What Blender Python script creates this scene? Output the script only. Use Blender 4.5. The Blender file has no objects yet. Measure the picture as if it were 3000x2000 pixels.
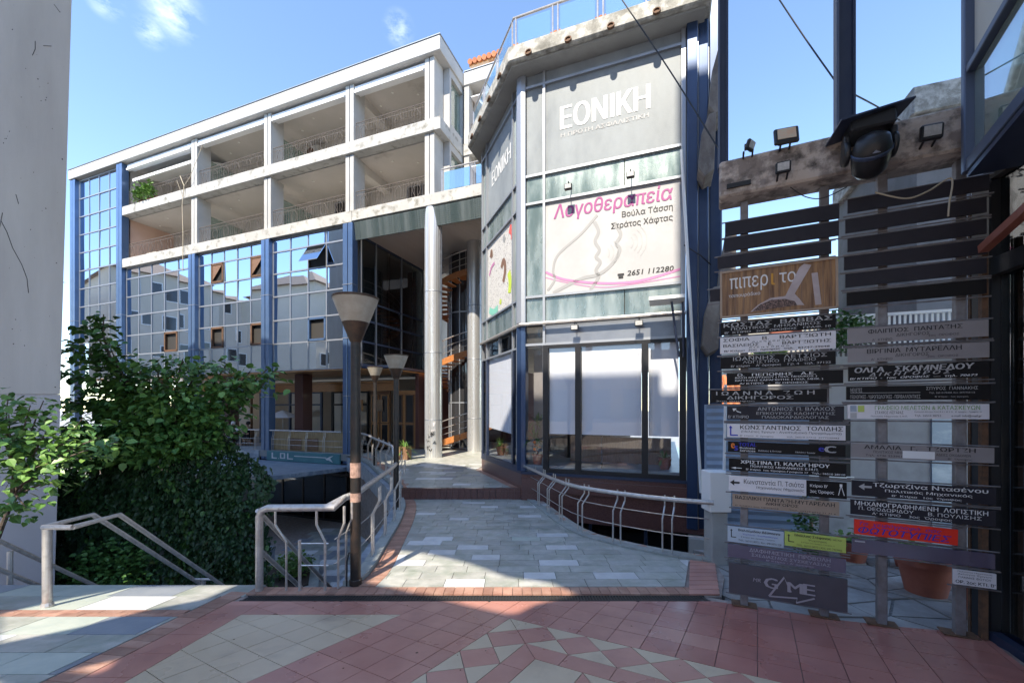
import bpy, bmesh, math, random
from mathutils import Vector, Matrix
from mathutils.geometry import tessellate_polygon
random.seed(7)
R = math.radians
SC = bpy.context.scene
COL = SC.collection

# ------------------------------------------------------------------ camera, sky, sun, exposure
EYE = 1.6                       # eye height above the plaza floor at the camera
FPX = 940.0                     # focal length in units of a 2352 px wide picture
cam_d = bpy.data.cameras.new('camera'); cam = bpy.data.objects.new('camera', cam_d); COL.objects.link(cam)
cam.location = (0, 0, EYE); cam.rotation_euler = (R(90), 0, 0)
cam_d.sensor_width = 36; cam_d.lens = 36 * FPX / 2352; cam_d.shift_y = 151 / 2352
cam_d.clip_start = .05; cam_d.clip_end = 2000
SC.camera = cam

SUN_EL = R(50)
SH = Vector((.352, .936))       # horizontal travel of the sunlight
w = bpy.data.worlds.new('World'); SC.world = w; w.use_nodes = True
wn, wl = w.node_tree.nodes, w.node_tree.links
wn.clear()
wo = wn.new('ShaderNodeOutputWorld'); bg = wn.new('ShaderNodeBackground'); sky = wn.new('ShaderNodeTexSky')
sky.sky_type = 'NISHITA'; sky.sun_disc = False; sky.sun_elevation = SUN_EL
sky.sun_rotation = math.atan2(-SH.x, -SH.y)
sky.air_density = .85; sky.dust_density = .05; sky.ozone_density = 2.0
# a few thin wisps of cloud
tc = wn.new('ShaderNodeTexCoord'); mp = wn.new('ShaderNodeMapping'); mp.inputs['Scale'].default_value = (1.6, 1.6, 3.4)
mp.inputs['Location'].default_value = (.37, .11, .2)
nz = wn.new('ShaderNodeTexNoise'); nz.inputs['Scale'].default_value = 9; nz.inputs['Detail'].default_value = 9; nz.inputs['Roughness'].default_value = .62
cr = wn.new('ShaderNodeValToRGB'); cr.color_ramp.elements[0].position = .42; cr.color_ramp.elements[1].position = 1.0
mx = wn.new('ShaderNodeMix'); mx.data_type = 'RGBA'; mx.inputs['B'].default_value = (5.0, 5.6, 6.6, 1)
hsv = wn.new('ShaderNodeHueSaturation'); hsv.inputs['Saturation'].default_value = 1.08; hsv.inputs['Hue'].default_value = .503
wl.new(tc.outputs['Generated'], mp.inputs['Vector']); wl.new(mp.outputs[0], nz.inputs['Vector'])
wl.new(nz.outputs['Fac'], cr.inputs['Fac'])
msk = None
for u_, v_, r_ in ((243, 4, .026), (395, 24, .05), (915, 66, .032), (345, 74, .026)):
    dv = Vector(((u_ - 1176) / FPX, 1, (935 - v_) / FPX)).normalized()
    ds = wn.new('ShaderNodeVectorMath'); ds.operation = 'DISTANCE'; ds.inputs[1].default_value = dv; wl.new(tc.outputs['Generated'], ds.inputs[0])
    mr_ = wn.new('ShaderNodeMapRange'); mr_.interpolation_type = 'SMOOTHSTEP'; mr_.inputs['From Min'].default_value = r_; mr_.inputs['From Max'].default_value = .0; wl.new(ds.outputs['Value'], mr_.inputs['Value'])
    if msk is None: msk = mr_.outputs[0]
    else:
        mm = wn.new('ShaderNodeMath'); mm.operation = 'MAXIMUM'; wl.new(msk, mm.inputs[0]); wl.new(mr_.outputs[0], mm.inputs[1]); msk = mm.outputs[0]
mu = wn.new('ShaderNodeMath'); mu.operation = 'MULTIPLY'; wl.new(cr.outputs['Color'], mu.inputs[0]); wl.new(msk, mu.inputs[1]); wl.new(mu.outputs[0], mx.inputs['Factor'])
wl.new(sky.outputs[0], hsv.inputs['Color']); wl.new(hsv.outputs[0], mx.inputs['A']); wl.new(mx.outputs['Result'], bg.inputs['Color'])
bg.inputs['Strength'].default_value = .138
wl.new(bg.outputs[0], wo.inputs['Surface'])

sd = bpy.data.lights.new('sun', 'SUN'); so = bpy.data.objects.new('sun', sd); COL.objects.link(so)
sd.energy = 2.4; sd.angle = R(.55); sd.color = (1, .95, .87)
sv = Vector((SH.x * math.cos(SUN_EL), SH.y * math.cos(SUN_EL), -math.sin(SUN_EL)))
so.rotation_euler = sv.to_track_quat('-Z', 'Y').to_euler()

SC.view_settings.view_transform = 'Standard'; SC.view_settings.look = 'None'
SC.view_settings.exposure = 1.9; SC.view_settings.use_white_balance = True; SC.view_settings.white_balance_temperature = 7300; SC.view_settings.white_balance_tint = 8; SC.view_settings.gamma = 1; SC.view_settings.use_curve_mapping = False
SC.cycles.caustics_reflective = False; SC.cycles.caustics_refractive = False
SC.cycles.max_bounces = 9; SC.cycles.transparent_max_bounces = 12

# ------------------------------------------------------------------ placing helpers
RAMP = .1223                    # the plaza falls away from the camera
def P(u, v, Y): return Vector(((u - 1176) / FPX * Y, Y, EYE - (v - 935) / FPX * Y))
def zf(y): return -RAMP * y     # plaza floor
def zw(y): return -.566 - .036 * (y - 4.63)     # walkway
def FP(u, v):
    q = EYE / (v - 1050); return Vector(((u - 1176) * q, FPX * q))
def WP(u, v):
    y = 2.0 / ((v - 935) / FPX - .036); return Vector(((u - 1176) / FPX * y, y))
ZU = -.5                        # upper plaza
ROT = math.atan2(-.352, .936)   # the big buildings share one direction
EX, EY = Vector((.936, -.352)), Vector((.352, .936))

# ------------------------------------------------------------------ mesh builder
class MB:
    def __init__(s, T=None): s.v = []; s.f = []; s.m = []; s.T = T
    def pt(s, p):
        p = Vector(p)
        if s.T is not None: p = s.T @ p
        s.v.append(p[:]); return len(s.v) - 1
    def poly(s, pts, m=0):
        s.f.append([s.pt(p) for p in pts]); s.m.append(m); return s
    def box(s, x0, y0, z0, x1, y1, z1, m=0):
        i = [s.pt((x, y, z)) for z in (z0, z1) for y in (y0, y1) for x in (x0, x1)]
        for q in ((0, 2, 3, 1), (4, 5, 7, 6), (0, 1, 5, 4), (2, 6, 7, 3), (0, 4, 6, 2), (1, 3, 7, 5)):
            s.f.append([i[k] for k in q]); s.m.append(m)
        return s
    def prism(s, pts, z0, z1, m=0):     # pts ccw in xy; z may be functions of (x, y)
        g = lambda z, p: z(p[0], p[1]) if callable(z) else z
        a = [s.pt((p[0], p[1], g(z0, p))) for p in pts]; b = [s.pt((p[0], p[1], g(z1, p))) for p in pts]
        n = len(pts)
        s.f.append(b); s.m.append(m); s.f.append(a[::-1]); s.m.append(m)
        for k in range(n):
            s.f.append([a[k], a[(k + 1) % n], b[(k + 1) % n], b[k]]); s.m.append(m)
        return s
    def extr(s, pts, y0, y1, m=0):      # outline in xz, extruded along y
        a = [s.pt((p[0], y0, p[1])) for p in pts]; b = [s.pt((p[0], y1, p[1])) for p in pts]; n = len(pts)
        s.f.append(a); s.m.append(m); s.f.append(b[::-1]); s.m.append(m)
        for k in range(n):
            s.f.append([a[(k + 1) % n], a[k], b[k], b[(k + 1) % n]]); s.m.append(m)
        return s
    def tube(s, pts, r, n=8, m=0, cap=True):
        pts = [Vector(p) for p in pts]; rings = []; up0 = None
        for k, p in enumerate(pts):
            d = (pts[min(k + 1, len(pts) - 1)] - pts[max(k - 1, 0)]).normalized()
            if up0 is None:
                up0 = d.orthogonal().normalized()
            up = (up0 - d * up0.dot(d))
            up = up.normalized() if up.length > 1e-5 else d.orthogonal().normalized()
            up0 = up; sd_ = d.cross(up)
            rr = r[k] if isinstance(r, (list, tuple)) else r
            rings.append([s.pt(p + (up * math.cos(a) + sd_ * math.sin(a)) * rr) for a in [2 * math.pi * j / n for j in range(n)]])
        for a, b in zip(rings, rings[1:]):
            for j in range(n):
                s.f.append([a[j], a[(j + 1) % n], b[(j + 1) % n], b[j]]); s.m.append(m)
        if cap:
            s.f.append(rings[0][::-1]); s.m.append(m); s.f.append(rings[-1]); s.m.append(m)
        return s
    def lathe(s, prof, n=24, c=(0, 0, 0), m=0, close=True):
        rings = []
        for r, z in prof:
            rings.append([s.pt((c[0] + r * math.cos(2 * math.pi * j / n), c[1] + r * math.sin(2 * math.pi * j / n), c[2] + z)) for j in range(n)])
        for a, b in zip(rings, rings[1:]):
            for j in range(n):
                s.f.append([a[j], a[(j + 1) % n], b[(j + 1) % n], b[j]]); s.m.append(m)
        if close:
            s.f.append(rings[0][::-1]); s.m.append(m); s.f.append(rings[-1]); s.m.append(m)
        return s
    def add(s, verts, faces, m=0, fn=None):
        b = len(s.v)
        for p in verts: s.pt(fn(p) if fn else p)
        for f in faces: s.f.append([b + k for k in f]); s.m.append(m)
        return s
    def mesh(s, name, mats, smooth=False):
        me = bpy.data.meshes.new(name); me.from_pydata(s.v, [], s.f)
        for mt in (mats if isinstance(mats, (list, tuple)) else [mats]): me.materials.append(mt)
        me.polygons.foreach_set('material_index', s.m)
        if smooth: me.polygons.foreach_set('use_smooth', [True] * len(s.f))
        me.update(); return me

def link(o, parent=None):
    COL.objects.link(o)
    if parent is not None: o.parent = parent
    return o
def ob(name, mb, mats, parent=None, smooth=False, loc=None, rot=None, bevel=0):
    me = mb if isinstance(mb, bpy.types.Mesh) else mb.mesh(name, mats, smooth)
    o = link(bpy.data.objects.new(name, me), parent)
    if loc is not None: o.location = loc
    if rot is not None: o.rotation_euler = rot
    if smooth and not isinstance(mb, bpy.types.Mesh):
        try: me.set_sharp_from_angle(angle=R(40))
        except Exception: pass
    if bevel:
        bm_ = o.modifiers.new('bevel', 'BEVEL'); bm_.width = bevel; bm_.segments = 1; bm_.limit_method = 'ANGLE'
    return o
def tag(o, label, cat, group=None):
    o['label'] = label; o['category'] = cat
    if group: o['group'] = group
    return o
def thing(name, label, cat, loc=(0, 0, 0), rz=0, group=None):
    o = link(bpy.data.objects.new(name, None)); o.empty_display_size = .2
    o.location = loc; o.rotation_euler = (0, 0, rz)
    return tag(o, label, cat, group)
def struct(o): o['kind'] = 'structure'; return o
def stuff(o): o['kind'] = 'stuff'; return o
def copy_tree(o, parent=None):
    c = o.copy(); COL.objects.link(c)
    if parent is not None: c.parent = parent
    for ch in list(o.children): copy_tree(ch, c)
    return c

def clip(poly, a, b):               # keep the part of poly left of the line a -> b
    out = []; n = len(poly)
    s = lambda p: (b[0] - a[0]) * (p[1] - a[1]) - (b[1] - a[1]) * (p[0] - a[0])
    for k in range(n):
        p, q = poly[k], poly[(k + 1) % n]; sp, sq = s(p), s(q)
        if sp >= 0: out.append(p)
        if (sp > 0 and sq < 0) or (sp < 0 and sq > 0):
            t = sp / (sp - sq); out.append((p[0] + (q[0] - p[0]) * t, p[1] + (q[1] - p[1]) * t))
    return out
def clip_conv(poly, conv):          # poly (any) against a convex ccw outline
    for k in range(len(conv)):
        if len(poly) < 3: return []
        poly = clip(poly, conv[k], conv[(k + 1) % len(conv)])
    return poly
def area(p): return .5 * sum(p[k][0] * p[(k + 1) % len(p)][1] - p[(k + 1) % len(p)][0] * p[k][1] for k in range(len(p)))
def clean(p, eps=.004):
    o = []
    for q in p:
        if not o or (q[0] - o[-1][0]) ** 2 + (q[1] - o[-1][1]) ** 2 > eps * eps: o.append(q)
    while len(o) > 2 and (o[0][0] - o[-1][0]) ** 2 + (o[0][1] - o[-1][1]) ** 2 < eps * eps: o.pop()
    return o
def inset(p, d):
    p = clean(p); n = len(p); o = []
    if n < 3 or abs(area(p)) < .0012: return []
    if area(p) < 0: p = p[::-1]
    for k in range(n):
        a, b, c = Vector(p[k - 1]), Vector(p[k]), Vector(p[(k + 1) % n])
        e1, e2 = (b - a).normalized(), (c - b).normalized()
        n1, n2 = Vector((-e1.y, e1.x)), Vector((-e2.y, e2.x)); bi = n1 + n2
        if bi.length < .3: o.append(b[:]); continue
        bi.normalize(); o.append((b + bi * min(d / max(bi.dot(n1), .3), 3 * d))[:])
    return o if area(o) > .0008 else []

# ------------------------------------------------------------------ materials
def mat(name, col, rough=.6, metal=0, col2=None, scale=3, fac=(.42, .62), bump=0, bscale=40, rnd=0, spec=.5,
        stretch=(1, 1, 1), dirt=None, dscale=1.2, dfac=(.5, .75), coat=0, detail=6, rrough=0):
    m = bpy.data.materials.new(name); m.use_nodes = True
    n, l = m.node_tree.nodes, m.node_tree.links; b = n['Principled BSDF']
    b.inputs['Roughness'].default_value = rough; b.inputs['Metallic'].default_value = metal
    b.inputs['Specular IOR Level'].default_value = spec; b.inputs['Coat Weight'].default_value = coat
    c4 = lambda c: (c[0], c[1], c[2], 1)
    b.inputs['Base Color'].default_value = c4(col); out = None
    tc = n.new('ShaderNodeTexCoord'); mp = n.new('ShaderNodeMapping'); mp.inputs['Scale'].default_value = stretch
    l.new(tc.outputs['Object'], mp.inputs['Vector'])
    def layer(src, ca, cb, sc, fc, det):
        t = n.new('ShaderNodeTexNoise'); t.inputs['Scale'].default_value = sc; t.inputs['Detail'].default_value = det
        t.inputs['Roughness'].default_value = .62
        l.new(mp.outputs[0], t.inputs['Vector'])
        mr = n.new('ShaderNodeMapRange'); mr.inputs['From Min'].default_value = fc[0]; mr.inputs['From Max'].default_value = fc[1]
        l.new(t.outputs['Fac'], mr.inputs['Value'])
        mi = n.new('ShaderNodeMix'); mi.data_type = 'RGBA'
        l.new(mr.outputs[0], mi.inputs['Factor']); mi.inputs['A'].default_value = c4(ca); mi.inputs['B'].default_value = c4(cb)
        if src is not None: l.new(src, mi.inputs['A'])
        return mi.outputs['Result'], mr.outputs[0]
    fa = None
    if col2 is not None: out, fa = layer(None, col, col2, scale, fac, detail)
    if dirt is not None: out, fa2 = layer(out, col, dirt, dscale, dfac, 8)
    if rnd:
        oi = n.new('ShaderNodeObjectInfo'); mr = n.new('ShaderNodeMapRange')
        mr.inputs['To Min'].default_value = 1 - rnd; mr.inputs['To Max'].default_value = 1 + rnd
        l.new(oi.outputs['Random'], mr.inputs['Value'])
        hs = n.new('ShaderNodeHueSaturation'); l.new(mr.outputs[0], hs.inputs['Value'])
        if out is not None: l.new(out, hs.inputs['Color'])
        else: hs.inputs['Color'].default_value = c4(col)
        out = hs.outputs[0]
    if out is not None: l.new(out, b.inputs['Base Color'])
    if rrough:
        t = n.new('ShaderNodeTexNoise'); t.inputs['Scale'].default_value = scale; t.inputs['Detail'].default_value = 5
        l.new(mp.outputs[0], t.inputs['Vector'])
        mr = n.new('ShaderNodeMapRange'); mr.inputs['From Min'].default_value = .3; mr.inputs['From Max'].default_value = .7
        mr.inputs['To Min'].default_value = max(0, rough - rrough); mr.inputs['To Max'].default_value = rough + rrough
        l.new(t.outputs['Fac'], mr.inputs['Value']); l.new(mr.outputs[0], b.inputs['Roughness'])
    if bump:
        t = n.new('ShaderNodeTexNoise'); t.inputs['Scale'].default_value = bscale; t.inputs['Detail'].default_value = 5
        l.new(mp.outputs[0], t.inputs['Vector'])
        bp = n.new('ShaderNodeBump'); bp.inputs['Strength'].default_value = bump; bp.inputs['Distance'].default_value = .02
        l.new(t.outputs['Fac'], bp.inputs['Height']); l.new(bp.outputs[0], b.inputs['Normal'])
    return m
def glass(name, tint=(.75, .82, .85), refl=.12, rough=.02, haze=0, hcol=(.7, .75, .78)):
    m = bpy.data.materials.new(name); m.use_nodes = True
    n, l = m.node_tree.nodes, m.node_tree.links; n.clear()
    o = n.new('ShaderNodeOutputMaterial'); tr = n.new('ShaderNodeBsdfTransparent'); gl = n.new('ShaderNodeBsdfGlossy')
    tr.inputs['Color'].default_value = (*tint, 1); gl.inputs['Roughness'].default_value = rough; gl.inputs['Color'].default_value = (.95, .97, 1, 1)
    fr = n.new('ShaderNodeLayerWeight'); fr.inputs['Blend'].default_value = .5
    pw = n.new('ShaderNodeMath'); pw.operation = 'POWER'; pw.inputs[1].default_value = 4; l.new(fr.outputs['Facing'], pw.inputs[0])
    ad = n.new('ShaderNodeMath'); ad.operation = 'MULTIPLY_ADD'; ad.use_clamp = True; ad.inputs[1].default_value = .8; ad.inputs[2].default_value = refl + .02; l.new(pw.outputs[0], ad.inputs[0])
    mi = n.new('ShaderNodeMixShader'); l.new(ad.outputs[0], mi.inputs[0])
    src = tr.outputs[0]
    if haze:
        df = n.new('ShaderNodeBsdfDiffuse'); df.inputs['Color'].default_value = (*hcol, 1)
        m2 = n.new('ShaderNodeMixShader'); m2.inputs[0].default_value = haze
        l.new(tr.outputs[0], m2.inputs[1]); l.new(df.outputs[0], m2.inputs[2]); src = m2.outputs[0]
    l.new(src, mi.inputs[1]); l.new(gl.outputs[0], mi.inputs[2]); l.new(mi.outputs[0], o.inputs['Surface'])
    return m

M = {}
M['white'] = mat('white_render', (.43, .42, .405), .8, col2=(.49, .48, .465), scale=.8, dirt=(.5, .48, .44), dscale=.5, dfac=(.56, .8), bump=.15, bscale=30)
M['white_in'] = mat('balcony_plaster', (.52, .48, .44), .9, col2=(.58, .54, .5), scale=.6)
M['ceil'] = mat('balcony_ceiling', (.54, .5, .46), .9, col2=(.6, .55, .51), scale=.5, dirt=(.3, .26, .23), dscale=.7, dfac=(.62, .85))
M['peach'] = mat('peach_plaster', (.62, .4, .31), .9, col2=(.66, .45, .36), scale=1)
M['stained'] = mat('weathered_slab', (.44, .43, .41), .85, col2=(.51, .50, .475), scale=1.2, dirt=(.2, .19, .16), dscale=3.2, dfac=(.53, .7), bump=.3, bscale=25)
M['cornice'] = mat('lichen_concrete', (.33, .32, .29), .9, col2=(.56, .55, .52), scale=5, fac=(.44, .6), dirt=(.13, .125, .11), dscale=2.2, dfac=(.5, .72), bump=.5, bscale=30)
M['blue'] = mat('blue_metal', (.10, .175, .32), .32, .5, col2=(.12, .195, .34), scale=2, coat=.3)
M['blue_lit'] = mat('blue_aluminium', (.25, .31, .42), .36, .55, col2=(.3, .36, .47), scale=1.5)
M['alu'] = mat('mullion_aluminium', (.38, .40, .44), .42, .6)
M['steel'] = mat('stainless_steel', (.74, .73, .72), .3, .65, col2=(.6, .59, .58), scale=3, stretch=(1, 1, .15), rrough=.08)
M['tubesteel'] = mat('worn_steel_tube', (.56, .53, .51), .36, .6, col2=(.44, .41, .39), scale=14, dirt=(.22, .15, .11), dscale=9, dfac=(.62, .8))
M['dark'] = mat('dark_interior', (.035, .032, .03), .8)
M['black'] = mat('black_metal', (.018, .018, .021), .4, .2)
M['slatdark'] = mat('dark_board', (.026, .023, .029), .55, 0, col2=(.031, .028, .035), scale=3, spec=.2)
M['granite'] = mat('brown_granite', (.16, .075, .066), .28, col2=(.09, .04, .036), scale=60, fac=(.45, .6), detail=3, coat=.2)
M['wood'] = mat('varnished_wood', (.54, .28, .115), .3, col2=(.42, .2, .08), scale=5, stretch=(1, 8, 8), coat=.4)
M['wood_dark'] = mat('dark_wood', (.24, .135, .08), .5, col2=(.17, .09, .05), scale=6, stretch=(8, 8, 1))
M['slatceil'] = mat('metal_slat', (.74, .64, .56), .4, 0, col2=(.78, .69, .62), scale=2)
M['mirror'] = mat('mirror_glass', (.52, .59, .68), .015, 1, bump=.02, bscale=.9)
M['bglass_dark'] = glass('smoked_glass', (.35, .37, .38), .03)
M['dglass'] = glass('dark_glass', (.5, .53, .55), .10)
M['cglass'] = glass('clear_glass', (.94, .96, .97), .05)
M['bglass'] = glass('blue_glass_panel', (.45, .68, .85), .15, haze=.25, hcol=(.35, .6, .8))
M['gglass'] = glass('green_glass_screen', (.55, .68, .62), .2, haze=.35, hcol=(.45, .55, .5))
M['film'] = mat('silver_window_film', (.18, .205, .23), .5, 0, col2=(.32, .35, .375), scale=1.1, fac=(.3, .7), stretch=(1, 1, .45), spec=.3, bump=.12, bscale=70, rrough=.1)
M['film_g'] = mat('green_silver_film', (.2, .27, .27), .28, .6, col2=(.42, .48, .48), scale=1.3, fac=(.4, .64), stretch=(1.6, 1.6, .5), bump=.1, bscale=60, rrough=.1)
M['banner'] = mat('banner_print', (.40, .40, .415), .6, col2=(.47, .47, .485), scale=.6)
M['band'] = mat('grey_spandrel', (.22, .24, .28), .35, .5, col2=(.27, .29, .33), scale=1)
M['blind'] = mat('roller_blind', (.78, .78, .86), .85, col2=(.81, .81, .88), scale=.7)
M['white_paint'] = mat('white_paint', (.78, .78, .78), .5)
M['grout'] = mat('grout', (.24, .19, .17), .9, col2=(.32, .27, .24), scale=8)
M['conc'] = mat('concrete', (.32, .32, .31), .9, col2=(.38, .38, .37), scale=2, dirt=(.2, .2, .19), dscale=1, bump=.2)
M['pink'] = mat('pink_tile', (.47, .215, .17), .33, col2=(.54, .27, .215), scale=1.3, rnd=.05, bump=.04, bscale=60, dirt=(.36, .165, .14), dscale=1.6, dfac=(.5, .78), rrough=.1)
M['cream'] = mat('cream_tile', (.56, .43, .30), .35, col2=(.62, .49, .35), scale=1.3, rnd=.04, bump=.04, bscale=60, dirt=(.36, .27, .2), dscale=2, dfac=(.55, .8), rrough=.1)
M['slab'] = mat('green_grey_slab', (.34, .34, .315), .45, col2=(.43, .425, .395), scale=5, rnd=.1, bump=.2, bscale=25, dirt=(.25, .275, .23), dscale=3.2, rrough=.12, dfac=(.45, .7))
M['slab2'] = mat('pale_green_slab', (.36, .40, .36), .5, col2=(.42, .45, .40), scale=4, rnd=.12, bump=.12, bscale=25)
M['slabw'] = mat('white_slab', (.52, .52, .52), .5, col2=(.6, .6, .59), scale=4, rnd=.1, bump=.08, bscale=25)
M['slabd'] = mat('blue_grey_slab', (.2, .225, .26), .42, col2=(.24, .26, .29), scale=4, rnd=.15, bump=.12, bscale=25)
M['brick'] = mat('red_paver', (.33, .17, .125), .6, col2=(.41, .24, .18), scale=5, rnd=.22, bump=.15, bscale=30)
M['kerb'] = mat('stone_kerb', (.27, .29, .28), .7, col2=(.34, .36, .34), scale=5, bump=.15, bscale=30)
M['grate'] = mat('iron_grate', (.05, .05, .052), .5, .6)
M['plaster'] = mat('grey_plaster', (.37, .35, .325), .92, col2=(.44, .42, .395), scale=.9, fac=(.35, .7), stretch=(1.5, 1, .35), dirt=(.2, .19, .19), dscale=9, dfac=(.71, .74), bump=.1, bscale=30)
M['plaster_lo'] = mat('grey_plaster_low', (.37, .36, .37), .92, col2=(.40, .39, .40), scale=.5)
M['beam'] = mat('peeling_plaster', (.25, .21, .19), .95, col2=(.5, .43, .38), scale=4.2, fac=(.48, .57), dirt=(.07, .06, .055), dscale=7, dfac=(.5, .7), bump=.7, bscale=18)
M['post'] = mat('galvanised_post', (.24, .23, .24), .55, .3, col2=(.17, .15, .15), scale=6)
M['rust'] = mat('rusty_back', (.15, .075, .04), .8, col2=(.09, .05, .03), scale=20)
M['signwhite'] = mat('white_sign_board', (.7, .67, .69), .45, col2=(.74, .71, .73), scale=4)
M['signgrey'] = mat('taupe_sign_board', (.25, .225, .225), .5, col2=(.28, .25, .25), scale=4)
M['signblack'] = mat('black_sign_board', (.012, .010, .010), .55, spec=.18)
M['signtan'] = mat('tan_sign_board', (.34, .25, .185), .5, col2=(.38, .28, .21), scale=5)
M['signblue'] = mat('pale_blue_sign', (.42, .5, .58), .45)
M['signgreen'] = mat('yellow_green_sign', (.46, .55, .12), .45)
M['signred'] = mat('red_sign', (.85, .03, .012), .5)
M['signwarm'] = mat('grey_game_sign', (.085, .078, .09), .4, .2, col2=(.1, .09, .105), scale=4)
M['ink'] = mat('black_lettering', (.015, .014, .016), .5)
M['wink'] = mat('white_lettering', (.72, .71, .71), .5)
M['wink_worn'] = mat('worn_white_lettering', (.42, .41, .41), .55)
M['gink'] = mat('green_lettering', (.12, .3, .05), .5)
M['bink'] = mat('blue_lettering', (.02, .03, .4), .5)
M['mink'] = mat('magenta_lettering', (.32, .05, .215), .5)
M['pinkline'] = mat('pink_print', (.5, .2, .38), .5)
M['greyink'] = mat('grey_print', (.31, .31, .32), .5)
M['paleink'] = mat('pale_grey_print', (.40, .40, .41), .5)
M['silver'] = mat('silver_lettering', (.5, .5, .55), .3, .7)
M['purple'] = glass('purple_acrylic', (.42, .38, .46), .06, .1, .45, (.24, .2, .28))
M['leaf'] = mat('tree_leaf', (.045, .125, .03), .42, col2=(.095, .2, .045), scale=2.2, spec=.4)
M['leaf2'] = mat('young_leaf', (.11, .22, .045), .42, col2=(.15, .27, .06), scale=3, spec=.4)
M['ivy'] = mat('ivy_leaf', (.022, .06, .022), .42, col2=(.038, .085, .028), scale=2.2, spec=.4)
M['ivy2'] = mat('ivy_young_leaf', (.06, .15, .03), .45, col2=(.08, .18, .04), scale=3)
M['bark'] = mat('bark', (.09, .065, .05), .95, col2=(.14, .11, .09), scale=12, bump=.6, bscale=20)
M['soil'] = mat('soil', (.06, .045, .035), .95, bump=.5)
M['terra'] = mat('terracotta', (.4, .13, .085), .75, col2=(.34, .1, .065), scale=4, dirt=(.25, .1, .08), dscale=3)
M['rooftile'] = mat('clay_roof_tile', (.55, .2, .09), .8, col2=(.42, .15, .075), scale=6, rnd=.25)
M['bamboo'] = mat('bamboo_screen', (.5, .36, .2), .7, col2=(.36, .25, .13), scale=30, stretch=(1, 1, .05))
M['teal'] = mat('teal_fascia', (.07, .22, .25), .3, .1, col2=(.09, .26, .29), scale=2)
M['bluefence'] = mat('blue_sheet_metal', (.28, .38, .52), .5, .2, col2=(.33, .43, .56), scale=2, dirt=(.2, .25, .33), dscale=1)
M['slateblue'] = mat('blue_grey_sheet', (.22, .28, .36), .4, .3, col2=(.4, .46, .52), scale=3, fac=(.45, .62), stretch=(.5, 2, 1))
M['house'] = mat('beige_house_wall', (.6, .53, .44), .9, col2=(.66, .58, .5), scale=.25)
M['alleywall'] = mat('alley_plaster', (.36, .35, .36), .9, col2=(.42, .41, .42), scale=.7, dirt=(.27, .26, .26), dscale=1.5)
M['crazy'] = mat('crazy_paving_stone', (.25, .23, .215), .75, col2=(.33, .31, .29), scale=4, rnd=.2, bump=.3, bscale=15)
M['gravel'] = mat('gravelly_ground', (.16, .155, .145), .95, col2=(.3, .29, .28), scale=45, fac=(.42, .6), bump=.8, bscale=60)
M['lampshade'] = mat('frosted_lamp_shade', (.31, .27, .22), .5, col2=(.37, .33, .28), scale=6, dirt=(.2, .15, .1), dscale=3, dfac=(.55, .8))
M['bronze'] = mat('lamp_bronze', (.045, .03, .023), .5, .3, col2=(.075, .042, .028), scale=10)
M['lampblack'] = mat('lamp_post_black', (.014, .012, .011), .45, .1, col2=(.035, .022, .017), scale=8)
M['sticker'] = mat('torn_sticker', (.45, .28, .22), .7, col2=(.25, .15, .12), scale=20)
M['orange'] = mat('orange_steel', (.5, .19, .06), .5, col2=(.42, .15, .045), scale=6)
M['shaft'] = mat('dark_shaft_glass', (.05, .05, .055), .06, .3, spec=.8)
M['acbody'] = mat('ac_casing', (.52, .5, .46), .6)
M['skin'] = mat('skin', (.5, .3, .22), .6)
M['shirt'] = mat('light_blue_shirt', (.42, .58, .68), .8)
M['darkcloth'] = mat('dark_clothes', (.02, .02, .024), .85)
M['hairw'] = mat('white_hair', (.75, .73, .7), .8)
M['hairb'] = mat('black_hair', (.015, .012, .01), .6)
M['redwood'] = mat('red_brown_paint', (.23, .075, .055), .45, col2=(.27, .1, .07), scale=5)
M['brightled'] = mat('floodlight_glass', (.6, .5, .38), .3, col2=(.66, .44, .3), scale=14)
M['ledgrey'] = mat('grey_floodlight_glass', (.4, .4, .4), .35, col2=(.5, .5, .5), scale=30)
M['cable'] = mat('cable_rubber', (.012, .012, .014), .6)
M['cablew'] = mat('beige_cable', (.4, .34, .25), .7)
M['flower'] = mat('orange_flower', (.8, .2, .03), .6)
M['spot'] = mat('downlight', (.8, .78, .72), .4)
M['frost'] = mat('frosted_pane', (.5, .5, .46), .6, 0, col2=(.6, .6, .56), scale=220, fac=(.4, .6), bump=.5, bscale=240)
M['navy'] = mat('navy_frame', (.03, .045, .09), .4, .3, col2=(.04, .055, .1), scale=3)
M['navy2'] = mat('slate_blue_frame', (.09, .12, .19), .45, .3)
M['woodphoto'] = mat('printed_planks', (.36, .19, .08), .5, col2=(.1, .04, .018), scale=4, fac=(.38, .66), stretch=(7, 1, .5), detail=9)
M['pepper'] = mat('printed_peppercorns', (.05, .03, .025), .6, col2=(.3, .18, .15), scale=60, fac=(.45, .62))
M['spoon'] = mat('printed_spoon', (.42, .34, .33), .5, col2=(.5, .42, .42), scale=6)
M['orangeprint'] = mat('orange_print', (.6, .28, .03), .5)
M['slategrey'] = mat('weathered_board_end', (.15, .13, .12), .95, col2=(.26, .24, .22), scale=3, stretch=(1, 1, .5), bump=.5, bscale=20)
M['pcol1'] = mat('red_print', (.7, .12, .1), .5)
M['pcol2'] = mat('brown_print', (.22, .12, .08), .5)
M['pcol3'] = mat('lime_print', (.5, .62, .08), .5)
M['pcol4'] = mat('sea_green_print', (.2, .52, .42), .5)
M['mosaic'] = mat('doodle_print', (.62, .6, .58), .5, col2=(.3, .28, .28), scale=22, fac=(.56, .6), detail=3)
M['house_roof'] = mat('brown_roof', (.26, .19, .15), .9, col2=(.33, .25, .2), scale=6)
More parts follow.
